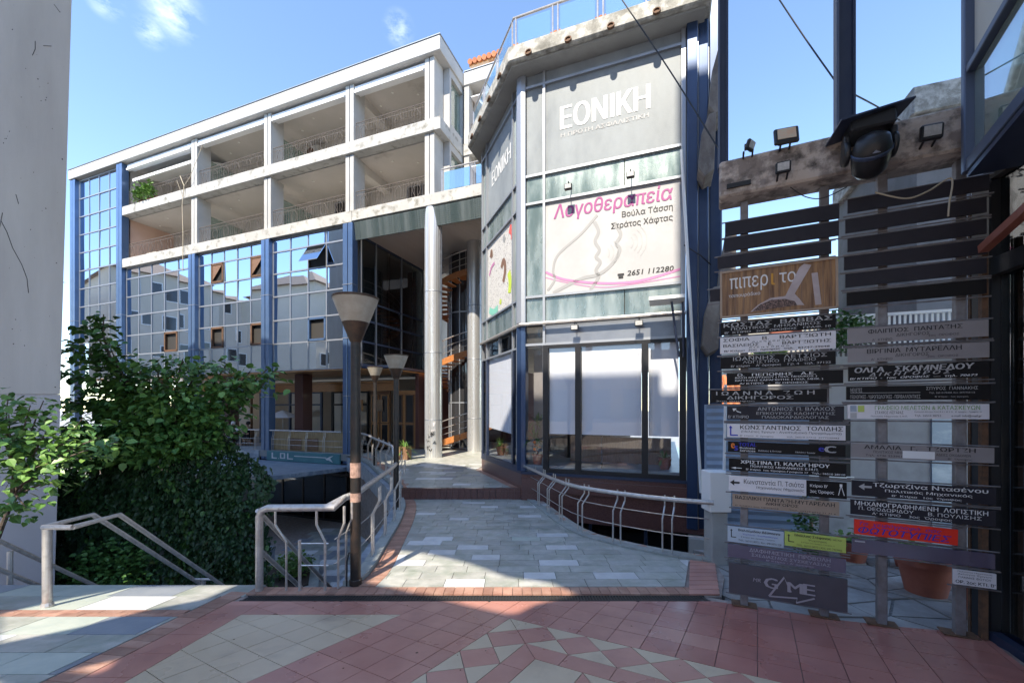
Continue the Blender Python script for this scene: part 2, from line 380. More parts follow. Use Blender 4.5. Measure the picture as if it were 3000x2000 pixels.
M['pale_wall'] = mat('pale_bounce_wall', (.78, .75, .7), .9, col2=(.8, .77, .72), scale=.5)  # whitened so the added shade walls bounce light onto the plaza
M['ironbrown'] = mat('painted_iron', (.14, .115, .1), .6)
M['navyblue'] = mat('navy_blue_metal', (.028, .055, .125), .32, .35, col2=(.034, .065, .14), scale=2, coat=.2)
M['bounce_tile'] = mat('bounce_tile_floor', (.6, .48, .4), .5, col2=(.66, .54, .46), scale=2)  # pale floor colour chosen to bounce sunlight forward
M['shaded_pink_tile'] = mat('shaded_pink_tile', (.40, .15, .12), .28, col2=(.46, .19, .155), scale=1.3, rnd=.06, bump=.04, bscale=60, dirt=(.31, .12, .10), dscale=1.6, dfac=(.5, .78), rrough=.1)  # pink tile darkened, shade under the shop put into the colour
# ------------------------------------------------------------------ ground and paving
ZL = -3.6                       # lower court
ob_ = MB(); ob_.box(-600, -600, ZL - .5, 600, 600, ZL - .02)
struct(ob('ground', ob_, M['conc']))

PINK = [(-3.13, -5), (4.2, -5), (3.5, 1.6), (3.92, 3.13), (4.24, 3.66), (4.03, 3.78), (3.67, 3.87), (3.225, 4.03), (2.74, 4.33), (2.24, 4.56), (-3.0, 4.56), (-3.13, 4.5)]
# plaza deck under the tiles
mb = MB(); mb.prism([(-3.36, -6), (4.3, -6), (3.55, 1.6), (3.97, 3.13), (4.28, 3.68), (3.24, 4.07), (2.26, 4.72), (-3.0, 4.9), (-3.36, 4.9)], ZL, lambda x, y: zf(y) - .012)
plaza = struct(ob('plaza', mb, M['grout']))
ob('bounce_floor', MB().prism([(-12, -16), (9, -16), (9, -6.01), (4.3, -6.01), (3.62, 1.55), (-3.35, 1.85), (-12, 1.85)], lambda x, y: zf(y) - .011 if y > -6 else zf(-6) - .011, lambda x, y: zf(y) - .002 if y > -6 else zf(-6) - .002), M['bounce_tile'], plaza)  # unseen floor behind the viewer, kept pale as a sunlight reflector
def tile(name, poly, zfun, parent, m, gap=.0028, th=.016, jit=.0016):
    p = inset(poly, gap)
    if not p: return None
    j = random.uniform(0, jit); c = MB()
    c.prism(p, lambda x, y: zfun(y) - .016, lambda x, y: zfun(y) + j)
    return ob(name, c, m, parent)
AP = Vector((-.022, 4.076)); E1 = Vector((math.cos(R(-31)), math.sin(R(-31)))); E2 = Vector((math.sin(R(-31)), -math.cos(R(-31))))
def ab(a, b): p = AP + E1 * a + E2 * b; return (p.x, p.y)
def rect_ab(a0, a1, b0, b1):
    p = [ab(a0, b0), ab(a1, b0), ab(a1, b1), ab(a0, b1)]
    return p if area(p) > 0 else p[::-1]
STRIPX = -2.76
S = .283
aY = (Vector((-1.152, 4.132)) - AP).dot(E1)     # right edge of the cream field
def mfield(c):
    a = (Vector(c) - AP).dot(E1)
    if a < aY: return M['cream']
    return M['shaded_pink_tile'] if c[0] > 1.5 + random.gauss(0, .12) else M['pink']  # shade towards the shop painted through the tile choice
for i in range(-16, 22):
    for j in range(-14, 14):
        # outside of the star quarter: cells aligned with the star's corner
        a0, a1, b0, b1 = aY + i * S, aY + (i + 1) * S, j * S, (j + 1) * S
        cells = []
        if b1 <= 0: cells = [(a0, a1, b0, b1)]
        elif a1 <= 0: cells = [(a0, a1, b0, b1)]
        elif a0 < 0: cells = [(a0, 0, b0, b1)]
        for c in cells:
            pr = rect_ab(*c); cc = (sum(p[0] for p in pr) / 4, sum(p[1] for p in pr) / 4)
            if cc[1] < 2.0 or cc[1] > 5 or cc[0] < -3.6 or cc[0] > 4.8: continue
            q = clip_conv(list(PINK), pr)
            if len(q) < 3: continue
            qx = clip(q, (STRIPX, 9), (STRIPX, -9)); m = mfield(cc)     # right of the border strip
            if len(qx) < 3: continue
            if m is M['cream'] and max(p[1] for p in qx) > 4.17:
                hi = clip(qx, (-9, 4.17), (9, 4.17)); lo = clip(qx, (9, 4.17), (-9, 4.17))
                if len(hi) > 2: tile('tile', hi, zf, plaza, M['pink'])
                if len(lo) > 2: tile('tile', lo, zf, plaza, M['cream'])
                continue
            tile('tile', qx, zf, plaza, m)
# the star of squares and triangles
def star(a_b, m): tile('tile', [ab(*p) for p in a_b], zf, plaza, m)
def star_c(a_b, m):
    q = [ab(*p) for p in a_b]
    if min(p[1] for p in q) < 1.6: return
    q2 = clip_conv(list(PINK), q if area(q) > 0 else q[::-1])
    if len(q2) > 2: tile('tile', q2, zf, plaza, m)
s4 = .4
star_c([(0, 0), (s4, 0), (.2, .2)], M['cream']); star_c([(0, 0), (.2, .2), (0, s4)], M['cream'])
for k in range(1, 12):
    a = k * s4
    for sw in (0, 1):
        g = (lambda x, y: (x, y)) if not sw else (lambda x, y: (y, x))
        star_c([g(a, 0), g(a + .2, .2), g(a, .4), g(a - .2, .2)], M['pink'])
        star_c([g(a, 0), g(a + .4, 0), g(a + .2, .2)], M['cream'])
        if k >= 1: star_c([g(a, .4), g(a + .2, .2), g(a + .4, .4)], M['cream'])
        star_c([g(a, .4), g(a + s4, .4), g(a + s4, .6), g(a + (.2 if k == 1 else 0), .6)] if k == 1 else [g(a, .4), g(a + s4, .4), g(a + s4, .6), g(a, .6)], M['pink'])
for i in range(0, 10):
    for j in range(0, 10):
        x0, y0 = .6 + i * .4, .6 + j * .4
        if (i + j) % 3 == 1:
            star_c([(x0, y0), (x0 + .4, y0), (x0 + .4, y0 + .4)], M['cream']); star_c([(x0, y0), (x0 + .4, y0 + .4), (x0, y0 + .4)], M['pink'])
        else: star_c([(x0, y0), (x0 + .4, y0), (x0 + .4, y0 + .4), (x0, y0 + .4)], M['cream'])
# border strip of pink tiles and the brick band beside it
y = 1.9
while y < 4.5:
    tile('tile', [(-3.12, y), (STRIPX, y), (STRIPX, min(y + .36, 4.56)), (-3.12, min(y + .36, 4.56))], zf, plaza, M['pink']); y += .36
y = 1.9
while y < 4.85:
    tile('brick', [(-3.35, y), (-3.125, y - .03), (-3.125, y + .10), (-3.35, y + .13)], zf, plaza, M['brick'], .003); y += .13
# brick row before the drain and the drain grate
x = -3.1
while x < 2.2:
    tile('brick', [(x, 4.76), (x + .115, 4.76), (x + .115, 4.965), (x, 4.965)], zw, plaza, M['brick'], .003); x += .115
drain = thing('drain_grate', 'long black slotted drain grate across the foot of the walkway', 'drain', (0, 0, 0))
mb = MB(); mb.prism([(-3.05, 4.575), (2.22, 4.575), (2.22, 4.745), (-3.05, 4.745)], lambda x, y: zf(y) - .011, lambda x, y: zf(y) - .008); ob('channel', mb, M['dark'], drain)
mb = MB()
for yy in (4.575, 4.725): mb.prism([(-3.05, yy), (2.22, yy), (2.22, yy + .018), (-3.05, yy + .018)], lambda x, y: zf(y) - .008, lambda x, y: zf(y) + .002)
ob('frame', mb, M['grate'], drain)
mb = MB(); x = -3.03
while x < 2.2:
    mb.prism([(x, 4.594), (x + .016, 4.594), (x + .016, 4.724), (x, 4.724)], lambda x, y: zf(y) - .008, lambda x, y: zf(y) + .001); x += .034
stuff(ob('grate_bar', mb, M['grate'], drain))

mb = MB()
for k in range(26):     # trodden gum and dirt spots
    x, y = random.uniform(-2.9, 3.6), random.uniform(2.6, 4.5); r = random.uniform(.004, .011)
    if x > 4.3 - .25 * y and y > 4: continue
    mb.poly([(x + r * math.cos(a) * random.uniform(.7, 1.2), y + r * math.sin(a) * random.uniform(.7, 1.2), zf(y) + .0035) for a in [k2 * .9 for k2 in range(7)]])
stuff(ob('dirt_spot', mb, M['rust'], plaza))
# slate paving left of the brick band, up to the head of the stairs
mb = MB(); mb.prism([(-12, -5), (-3.37, -5), (-3.37, 4.9), (-3.08, 4.9), (-3.08, 5.15), (-12, 5.15)], ZL, lambda x, y: zf(y) - .012)
pave = struct(ob('pavement', mb, M['grout']))
def slabmat(): return random.choices([M['slab'], M['slab2'], M['slabw'], M['slabd']], [.62, .16, .14, .08])[0]
y = 2.0; row = 0
while y < 5.1:
    if abs(y - 4.12) < .02:     # one row of bricks
        x = -9
        while x < -3.4:
            tile('brick', [(x, y), (x + .22, y), (x + .22, y + .09), (x, y + .09)], zf, pave, M['brick'], .003)
            tile('brick', [(x - .1, y + .09), (x + .12, y + .09), (x + .12, y + .18), (x - .1, y + .18)], zf, pave, M['brick'], .003); x += .22
        y += .18; row += 1; continue
    h = .34 if y + .34 < 4.0 else (4.12 - y if y < 4.12 else .42)
    h = min(h, 5.15 - y)
    x = -9 + random.random() * .5
    lim = -3.36 if y + h < 4.95 else -3.09
    while x < lim:
        wd = random.choice([.5, .62, .75]); x1 = min(x + wd, lim)
        tile('slab', [(x, y), (x1, y), (x1, y + h), (x, y + h)], zf, pave, slabmat(), .004); x = x1
    y += h; row += 1
# small bit between brick band and far stairs corner
tile('slab', [(-3.36, 4.88), (-3.09, 4.88), (-3.09, 5.14), (-3.36, 5.14)], zf, pave, M['slab'])

# stairs down to the lower court
st = struct(ob('stairs', MB().box(-6.75, 5.1, ZL - .3, -3.1, 5.152, zf(5.15) - .02), M['conc']))
top = zf(5.15)
nst = 17
for k in range(nst):
    z1 = top - (k + 1) * .18; y0 = 5.155 + k * .205
    if z1 < ZL: break
    ob('step', MB().box(-6.75, y0, max(z1 - .2, ZL - .05), -3.12, y0 + .235, z1), M['kerb'], st)
# wall closing the stair well against the deck
ob('cheek_wall', MB().prism([(-3.1, 4.9), (-3.0, 4.9), (-3.0, 5.9), (-3.1, 5.9)], ZL, lambda x, y: zf(5.15) - (y - 4.9) * .85), M['conc'], st)

# walkway (bridge) and upper plaza
LEFT = [(-3.0, 4.96), (-2.1, 5.0), (-2.02, 5.46), (-2.18, 6.62), (-2.34, 7.93), (-2.52, 9.0), (-2.75, 10.0), (-3.0, 10.67)]
RIGHT = [(.5, 10.67), (.60, 10.3), (.95, 8.5), (1.25, 7.35), (1.74, 6.76), (2.4, 6.2), (2.93, 5.95), (2.75, 5.3), (2.4, 4.72)]
WALK = RIGHT[::-1][:0] + [(-3.0, 4.97), (2.42, 4.74)] + RIGHT[::-1][1:] + LEFT[::-1][:-1]
mb = MB(); mb.prism(WALK, lambda x, y: zw(y) - .9, lambda x, y: zw(y) - .014 if y > 4.99 else zf(y) - .014)
walk = struct(ob('walkway', mb, M['grout']))
def offs(pl, d): # shift a polyline sideways
    o = []
    for k, p in enumerate(pl):
        a, b = Vector(pl[max(k - 1, 0)]), Vector(pl[min(k + 1, len(pl) - 1)]); t = (b - a).normalized(); o.append((p[0] - t.y * d, p[1] + t.x * d))
    return o
def dense(pl, step):
    o = []
    for a, b in zip(pl, pl[1:]):
        n = max(1, round((Vector(b) - Vector(a)).length / step))
        o += [(a[0] + (b[0] - a[0]) * k / n, a[1] + (b[1] - a[1]) * k / n) for k in range(n)]
    return o + [pl[-1]]
def smooth(pl, it=2):
    for _ in range(it):
        o = [pl[0]]
        for a, b in zip(pl, pl[1:]):
            o += [(a[0] * .75 + b[0] * .25, a[1] * .75 + b[1] * .25), (a[0] * .25 + b[0] * .75, a[1] * .25 + b[1] * .75)]
        pl = o + [pl[-1]]
    return pl
LE = smooth([(-2.06, 5.02), (-2.02, 5.46), (-2.18, 6.62), (-2.34, 7.93), (-2.52, 9.0), (-2.75, 10.0), (-3.0, 10.66)], 1)
RE = smooth([(2.93, 5.95), (2.4, 6.2), (1.74, 6.76), (1.25, 7.35), (.95, 8.5), (.60, 10.3), (.5, 10.66)], 1)
def strip(name, pl, d0, d1, step, m, parent, zfun, z_up=0, z_dn=.016, gap=.003):
    pl = dense(pl, step); a = offs(pl, d0); b = offs(pl, d1)
    for k in range(len(pl) - 1):
        q = [a[k], a[k + 1], b[k + 1], b[k]]
        if area(q) < 0: q = q[::-1]
        q = inset(q, gap)
        if q: ob(name, MB().prism(q, lambda x, y: zfun(y) - z_dn, lambda x, y: zfun(y) + z_up + random.uniform(0, .001)), m, parent)
strip('brick', LE, -.16, -.40, .075, M['brick'], walk, zw)
strip('kerb_stone', LE, .02, -.155, .55, M['kerb'], walk, zw, .05, .3)
strip('brick', RE, -.02, -.2, .1, M['brick'], walk, zw)
strip('kerb_stone', RE, .16, -.015, .55, M['kerb'], walk, zw, .03, .3)
# pink strip at the right end and the brick row in front
for k in range(9):
    y0 = 4.76 + k * .135; xr = 2.42 + k * .06
    tile('brick', [(xr - .36, y0), (xr, y0), (xr + .05, y0 + .13), (xr - .31, y0 + .13)], lambda y: zw(y) + .002, walk, M['pink'])
INN = offs(LE, -.40); INR = offs(RE, -.2)
PAVEPOLY = [(-1.68, 4.97), (2.1, 4.97), (2.55, 5.9)] + INR + INN[::-1]
y = 4.98; row = 0
def wmat(): return random.choices([M['slab'], M['slab2'], M['slabw'], M['slabd']], [.865, .015, .11, .01])[0]
while y < 10.6:
    h = .24; x = -3.4 + (row % 2) * .24 + random.random() * .1; y1 = min(y + h, 10.62)
    while x < 3.2:
        wd = random.choice([.42, .5, .56]); cell = [(x, y), (x + wd, y), (x + wd, y1), (x, y1)]
        q = clip_conv(list(PAVEPOLY), cell)
        if len(q) > 2 and abs(area(q)) > .004: tile('paver', q, zw, walk, wmat(), .0035)
        x += wd
    y += h; row += 1

UP = [(-3.0, 10.68), (.3, 10.68), (.26, 10.56), (-1.05, 13.75), (1.6, 21), (2, 30), (-20, 40), (-34, 33), (-9.2, 21.0), (-7.3, 18.9), (-6.9, 17.6), (-5.6, 15.9), (-4.6, 13.8), (-3.6, 11.9)]
mb = MB(); mb.prism(UP, ZL, ZU - .014)
upper = struct(ob('upper_plaza', mb, M['grout']))
# riser of the step between walkway and upper plaza
x = -2.98
while x < .5:
    ob('riser_brick', MB().box(x + .003, 10.60, zw(10.6), x + .157, 10.678, ZU - .075), M['granite'], upper)
    ob('nosing', MB().box(x + .003, 10.585, ZU - .07, x + .157, 10.70, ZU + .002), M['granite'], upper); x += .16
UPL = smooth([(-3.0, 10.68), (-3.6, 11.9), (-4.6, 13.8), (-5.6, 15.9), (-6.9, 17.6)], 1)
strip('brick', UPL, -.16, -.40, .3, M['brick'], upper, lambda y: ZU)
strip('kerb_stone', UPL, .02, -.155, 1.2, M['kerb'], upper, lambda y: ZU, .05, .3)
strip('brick', [(.2, 10.75), (-1.0, 13.7)], .02, .24, .3, M['brick'], upper, lambda y: ZU)
UPPOLY = [(-2.75, 10.72), (-.02, 10.72), (-1.24, 13.75), (-.9, 15.2), (-4.7, 15.2), (-3.2, 11.9)]
y = 10.72; row = 0; npv = 0
while y < 15.1:
    h = .3; x = -5.6 + (row % 2) * .3
    while x < .3:
        wd = random.choice([.5, .6, .66]); cell = [(x, y), (x + wd, y), (x + wd, y + h), (x, y + h)]
        q = clip_conv(list(UPPOLY), cell)
        if len(q) > 2 and abs(area(q)) > .004: tile('paver', q, lambda y: ZU, upper, random.choices([M['slab'], M['slabw'], M['slabd']], [.78, .2, .02])[0], .005)
        x += wd
    y += h; row += 1
far = MB(); far.prism([(-4.7, 15.2), (-.9, 15.2), (1.4, 20.5), (-9.5, 23.5), (-7.4, 18.2)], ZU - .013, ZU - .001)
ob('far_paving', far, M['slab'], upper)

# painted steel-blue edge beam along the left side of bridge and upper plaza
mb = MB()
for pl, zfun in ((LE, zw), (UPL, lambda y: ZU)):
    a = offs(pl, .05); b = offs(pl, .20)
    for k in range(len(pl) - 1):
        q = [a[k], a[k + 1], b[k + 1], b[k]]; q = q if area(q) > 0 else q[::-1]
        mb.prism(q, lambda x, y: zfun(y) - .62, lambda x, y: zfun(y) - .06)
ob('edge_beam', mb, M['slateblue'], walk)

# lower court: paving, planter, café front below the terrace
court = struct(ob('lower_court', MB().box(-12, 5, ZL - .1, 6, 24, ZL - .015), M['grout']))
for i in range(14):
    for j in range(20):
        x0, y0 = -8.4 + i * .55, 8.6 + j * .45
        if x0 > -2.5: continue
        xx = x0 + (j % 2) * .27
        ob('paver', MB().box(xx + .004, y0 + .004, ZL - .014, xx + .546, y0 + .446, ZL), random.choice([M['slab'], M['slab'], M['slabd'], M['slabw']]), court)
# ------------------------------------------------------------------ white arcade building (left)
def bx(name, parent, m, *a, bevel=0): return ob(name, MB().box(*a), m, parent, bevel=bevel)
wb = thing('arcade_building', 'long white building with two rows of open balconies above mirrored window walls and blue pillars', 'building', (-3.09, 17, ZU), ROT)
TB = [.32, 4.49, 9.6, 15.08, 21.58, 26.76]
# body behind the balconies and windows
mb = MB(); mb.box(-26.6, 2.65, 3.9, -4.75, 12, 16.6); mb.box(-4.749, 2.65, 10.91, .0, 12, 16.6); mb.box(-26.6, .12, 3.9, -4.6, 2.64, 10.35); mb.box(-26.6, .12, 10.4, -21.8, 2.64, 16.55)
mb.box(.0, 3.6, 10.9, 7, 12, 16.6); ob('core', mb, M['white_in'], wb)
bx('roof_slab', wb, M['white'], -26.95, -.3, 16.64, .28, 12, 17.24, bevel=.02)
bx('roof_slab', wb, M['white'], .29, 1.75, 16.64, 7, 12, 17.24, bevel=.02)
bx('roof_edge', wb, M['alu'], -26.97, -.33, 17.245, .31, .1, 17.275); bx('roof_edge', wb, M['alu'], .24, .1, 17.245, .31, 1.7, 17.275)
bx('roof_edge', wb, M['alu'], .32, 1.72, 17.245, 7, 2.1, 17.275)
bx('balcony_slab', wb, M['stained'], -21.75, -.22, 13.48, .25, 2.62, 14.0, bevel=.015)
bx('balcony_slab', wb, M['stained'], -21.75, -.22, 10.38, -4.3, 2.62, 10.9, bevel=.015)
bx('balcony_slab', wb, M['stained'], -4.29, -.22, 10.42, 3.2, 6, 10.9, bevel=.015)
bx('balcony_slab', wb, M['stained'], .3, 1.75, 13.48, 7, 3.55, 14.0)
# ceilings as plaster sheets a little below the slabs
for z in (13.47, 16.63): bx('ceiling', wb, M['ceil'], -21.5, .25, z - .03, -.25, 2.6, z)
bx('rear_wall', wb, M['white_in'], -21.6, 2.6, 10.9, -.25, 2.645, 16.6)
bx('end_wall', wb, M['peach'], -21.72, .25, 10.9, -21.5, 2.59, 13.44); bx('end_wall', wb, M['white_in'], -21.72, .25, 14.0, -21.5, 2.59, 16.6)
# frame pillars, two half leaves with a groove between
for t in TB[:4]:
    for z0, z1 in ((10.9, 13.48), (14.0, 16.64)):
        p = bx('pillar', wb, M['white'], -t - .23, -.12, z0, -t - .02, .62, z1, bevel=.01)
        bx('pillar_leaf', p, M['white'], -t + .02, -.12, z0, -t + .23, .62, z1, bevel=.01); bx('groove', p, M['alu'], -t - .02, -.06, z0, -t + .02, .5, z1)
        if t > 9: bx('screen', wb, M['gglass'], -t - .03, .64, z0, -t + .03, 2.58, z0 + 1.9)
        if t == TB[1]: bx('ceiling_beam', wb, M['white_in'], -t - .2, .64, z1 - .45, -t + .2, 2.6, z1 - .03)
# corner return beside the first bay
for z0, z1 in ((10.9, 13.48), (14.0, 16.64)):
    f = bx('return_frame', wb, M['white'], -.1, .65, z0, .2, .8, z1); bx('frame_rail', f, M['white'], -.1, .8, z0, .2, 2.0, z0 + .3); bx('frame_rail', f, M['white'], -.1, .8, z1 - .3, .2, 2.0, z1)
    bx('frame_rail', f, M['white'], -.1, 1.85, z0 + .3, .2, 2.0, z1 - .3); bx('pane', f, M['gglass'], .03, .8, z0 + .3, .06, 1.85, z1 - .3)
# recessed wing seen past the corner
for z0, z1 in ((10.9, 13.48), (14.0, 16.64)):
    bx('wing_pillar', wb, M['white'], .3, 1.8, z0, .55, 2.2, z1); bx('wing_wall', wb, M['peach'], .56, 3.5, z0, 7, 3.58, z1)
    bx('wing_awning', wb, M['white_paint'], .6, 1.9, z1 - .5, 4, 2.6, z1 - .45)
    bx('curtain', wb, M['peach'], .9, 3.0, z0, 1.5, 3.1, z1 - .4)
# awning cassettes of the top floor and a half open scalloped awning
for a, b in zip(TB, TB[1:4] + [21.4]):
    c = bx('awning_cassette', wb, M['white_paint'], -b + .26, -.08, 16.3, -a - .26, .28, 16.5)
    bx('awning_bar', c, M['white_paint'], -b + .3, -.16, 16.16, -a - .3, .0, 16.26)
mb = MB()
for k in range(28):
    x0 = -21.0 + k * .2; mb.poly([(x0, .1, 15.75), (x0 + .2, .1, 15.75), (x0 + .2, .1, 15.62), (x0 + .1, .1, 15.55), (x0, .1, 15.62)])
mb.poly([(-21.0, .1, 15.75), (-15.4, .1, 15.75), (-15.4, 2.0, 16.5), (-21.0, 2.0, 16.5)]); ob('awning_cloth', mb, M['white_paint'], wb)
# downlights
sm = MB().lathe([(.055, 0), (.055, .03)], 8).mesh('downlight', M['spot'])
for a, b in zip(TB, TB[1:5]):
    for z in (13.42, 16.58):
        for k in range(4):
            o = ob('downlight', sm, None, wb); o.location = (-a - (b - a) * (k + .5) / 4, .9 + .5 * (k % 2), z)
# balcony doors
for a, b in zip(TB, TB[1:5]):
    for z in (10.9, 14.0):
        xm = -(a + b) / 2
        d = bx('balcony_door', wb, M['alu'], xm - .9, 2.55, z, xm + .9, 2.598, z + 2.25); bx('pane', d, M['shaft'], xm - .8, 2.53, z + .1, xm - .05, 2.549, z + 2.17); bx('pane', d, M['shaft'], xm + .05, 2.53, z + .1, xm + .8, 2.549, z + 2.17)
# iron balcony railings
def iron(L, h, name='railing', parent=wb, loc=(0, 0, 0), rz=0):
    r = ob(name, MB().tube([(0, 0, h), (L, 0, h)], .02, 6), M['ironbrown'], parent, loc=loc, rot=(0, 0, rz))
    mb = MB(); mb.tube([(0, 0, .1), (L, 0, .1)], .012, 4); mb.tube([(0, 0, h - .16), (L, 0, h - .16)], .01, 4)
    n = max(2, int(L / .14))
    for k in range(n + 1):
        x = L * k / n; mb.box(x - .005, -.005, .02, x + .005, .005, h)
    nn = max(1, int(L / .8))
    for k in range(nn):
        xc = L * (k + .5) / nn
        for s in (1, -1):
            pts = [(xc + s * (.02 + .17 * math.sin(a)), -.01, .1 + (h - .26) * (a / math.pi)) for a in [math.pi * q / 8 for q in range(9)]]
            mb.tube(pts, .009, 4, cap=False)
    ob('iron_bars', mb, M['ironbrown'], r); return r
for a, b in zip(TB, TB[1:4] + [21.4]):
    for z in (10.9, 14.0): iron(b - a - .5, .92, loc=(-b + .25, .02, z))
iron(3.2, .95, loc=(.6, 1.95, 14.0)); 

# mirrored window walls: a frame of mullions, every pane on its own
unit = MB().box(-.5, -.012, -.5, .5, .012, .5).mesh('pane', M['mirror'])
def curtain(x0, x1, z0, z1, nc, rows, y, parent=wb, opens={}, name='window_wall', fm='alu', rx=0):
    tot = sum(rows); rows = [r * (z1 - z0) / tot for r in rows]
    mb = MB(); zz = z1; cw = (x1 - x0) / nc; lines = [z1]
    for r in rows: lines.append(lines[-1] - r)
    for z in lines: mb.box(x0, y - .05, z - .035, x1, y + .04, z + .035)
    for k in range(nc + 1):
        x = x0 + k * cw; mb.box(x - .025, y - .043, z0, x + .025, y + .037, z1)
    f = ob(name, mb, M[fm], parent)
    bx('backing', f, M['dark'], x0 + .03, y + .05, z0 + .03, x1 - .03, y + .10, z1 - .03)
    for r in range(len(rows)):
        for c in range(nc):
            xc, zc = x0 + (c + .5) * cw, (lines[r] + lines[r + 1]) / 2
            o = ob('pane', unit, None, f); o.scale = (cw - .05, 1, rows[r] - .07)
            kind = opens.get((c, r))
            o.location = (xc, y, zc); o.rotation_euler = (R(random.gauss(0, .5)), 0, R(random.gauss(0, .5)))
            if kind == 'top':   # hung from its top edge and pushed out
                a = R(32); h = rows[r] - .07
                o.location = (xc, y - .06 - math.sin(a) * h / 2, lines[r] - .04 - math.cos(a) * h / 2); o.rotation_euler = (-a, 0, 0); o['label'] = 'pane pushed open at the bottom'
            elif kind == 'never':
                o.location = (xc + .1, y + .03, zc); o.rotation_euler = (0, R(9), R(20)); o['label'] = 'pane swung open'
                fr = MB(); w2, h2 = cw / 2 - .02, rows[r] / 2 - .02
                for q in ((-w2, -h2, -w2 + .07, h2), (w2 - .07, -h2, w2, h2), (-w2, h2 - .07, w2, h2), (-w2, -h2, w2, -h2 + .07)): fr.box(xc + q[0], y - .07, zc + q[1], xc + q[2], y - .045, zc + q[3])
                ob('open_frame', fr, M['wood_dark'], f)
            elif kind in ('dark', 'in'):
                o.location.z -= 9; bpy.data.objects.remove(o)
                fr = MB(); w2, h2 = cw / 2 - .02, rows[r] / 2 - .02
                for q in ((-w2, -h2, -w2 + .1, h2), (w2 - .1, -h2, w2, h2), (-w2, h2 - .1, w2, h2), (-w2, -h2, w2, -h2 + .1)): fr.box(xc + q[0], y - .08, zc + q[1], xc + q[2], y + .02, zc + q[3])
                ob('open_frame', fr, M['blue' if kind == 'dark' else 'rust'], f)
                if kind == 'in' and r < 3: ob('tilted_sash', MB().poly([(xc - w2 + .1, y - .06, zc + h2 - .1), (xc + w2 - .1, y - .06, zc + h2 - .1), (xc - w2 + .1, y - .06, zc - h2 + .15)][::-1]), M['wood_dark'], f)
    return f
WZ0, WZ1 = 3.88, 10.36
RW = [.62, 1.05, 1.1, 1.15, 1.12, 1.3]
curtain(-9.3, -4.78, WZ0, WZ1, 4, RW, .0, opens={(2, 1): 'top', (2, 4): 'dark'})
curtain(-14.8, -9.88, WZ0, WZ1, 5, RW, .0, opens={(1, 1): 'in', (4, 1): 'in', (1, 4): 'in', (4, 4): 'in'})
curtain(-21.3, -15.36, WZ0, WZ1, 5, RW, .0, opens={(3, 4): 'in'})
curtain(-26.3, -21.98, WZ0, 16.55, 4, [1] * 11, .0, name='stair_tower_window')
# blue pillars in front of the window walls
for t, z1 in ((4.49, 10.36), (9.6, 10.36), (15.08, 10.36), (21.63, 16.6), (26.6, 16.6)):
    p = bx('blue_pillar', wb, M['blue_lit'] if False else M['blue'], -t - .27, -.26, -.45, -t - .02, .12, z1, bevel=.02)
    bx('pillar_half', p, M['blue'], -t + .02, -.26, -.45, -t + .27, .12, z1, bevel=.02); bx('groove', p, M['navy'], -t - .019, -.2, -.45, -t + .019, .1, z1)
    for z in (2.6, 5.2, 7.6): bx('joint_ring', p, M['alu'], -t - .285, -.275, z, -t + .285, .0, z + .025)
bx('pillar_base_fascia', wb, M['slateblue'], -4.1, -.28, -.72, -2.4, -.2, -.02)

# portico: slatted metal ceiling, louvred fascia, round columns, glazed side wall
mb = MB(); mb.box(-4.2, .0, 10.05, 3.0, 6.5, 10.10); ob('portico_soffit', mb, M['dark'], wb)
sl = MB().box(0, 0, 0, 7.1, .095, .03).mesh('ceiling_slat', M['slatceil'])
for k in range(50):
    o = ob('ceiling_slat', sl, None, wb); o.location = (-4.18, .02 + k * .125, 9.98)
lv = MB().box(0, 0, 0, 7.2, .03, .075).mesh('fascia_louvre', M['film_g'])
for k in range(9):
    o = ob('fascia_louvre', lv, None, wb); o.location = (-4.2, -.14 + k * .012, 10.30 - k * .085); o.rotation_euler = (R(24), 0, 0)
bx('fascia_backing', wb, M['film_g'], -4.2, -.02, 9.62, 3.0, .0, 10.41)
cols = []
for i, (X, Y, zt) in enumerate(((-3.31, 17.25, 10.45), (-1.79, 19.6, 10.4))):
    c = thing('round_column', ['front round column clad in bright steel with scrawled graffiti near its foot', 'rear round steel clad column beside the spiral stair, right behind the front one'][i], 'column', (X, Y, ZU), 0, 'steel columns of the portico')
    mb = MB(); mb.lathe([(.36, 0), (.36, zt)], 40); ob('cladding', mb, M['steel'], c, True)
    for z in (1.55, 4.35, 6.9): ob('joint_ring', MB().lathe([(.362, z), (.366, z + .01), (.366, z + .035), (.362, z + .045)], 40, close=False), M['alu'], c, True)
    n = 22; mb = MB()
    for k in range(n):
        a = 2 * math.pi * k / n; mb.box(.357 * math.cos(a) - .006, .357 * math.sin(a) - .006, .02, .357 * math.cos(a) + .006, .357 * math.sin(a) + .006, zt)
    ob('seam', mb, M['alu'], c)
    if i == 0:
        mb = MB(); rnd = random.Random(3)
        def oncol(a, z): return (.372 * math.cos(a), .372 * math.sin(a), z)
        for k in range(11):
            a0 = R(-110 + rnd.uniform(-32, 34)); z0 = rnd.uniform(.35, 1.05); pts = []
            for q in range(7): pts.append(oncol(a0 + R(rnd.uniform(-7, 9) + q * 2.5), z0 + rnd.uniform(-.09, .09)))
            mb.tube(pts, .009, 4)
        ob('graffiti', mb, M['ink'], c)
        mb = MB()
        for a, z, wa, h in ((-78, 1.32, 9, .16), (-92, 1.1, 3, .07), (-84, 1.1, 3, .08), (-77, 1.1, 3, .09), (-70, 1.1, 3, .1), (-70, 1.4, 5, .1)):
            a0, a1 = R(a - wa / 2), R(a + wa / 2); mb.poly([oncol(a0, z), oncol(a1, z), oncol(a1, z + h), oncol(a0, z + h)])
        ob('poster_scrap', mb, M['signwhite'], c)
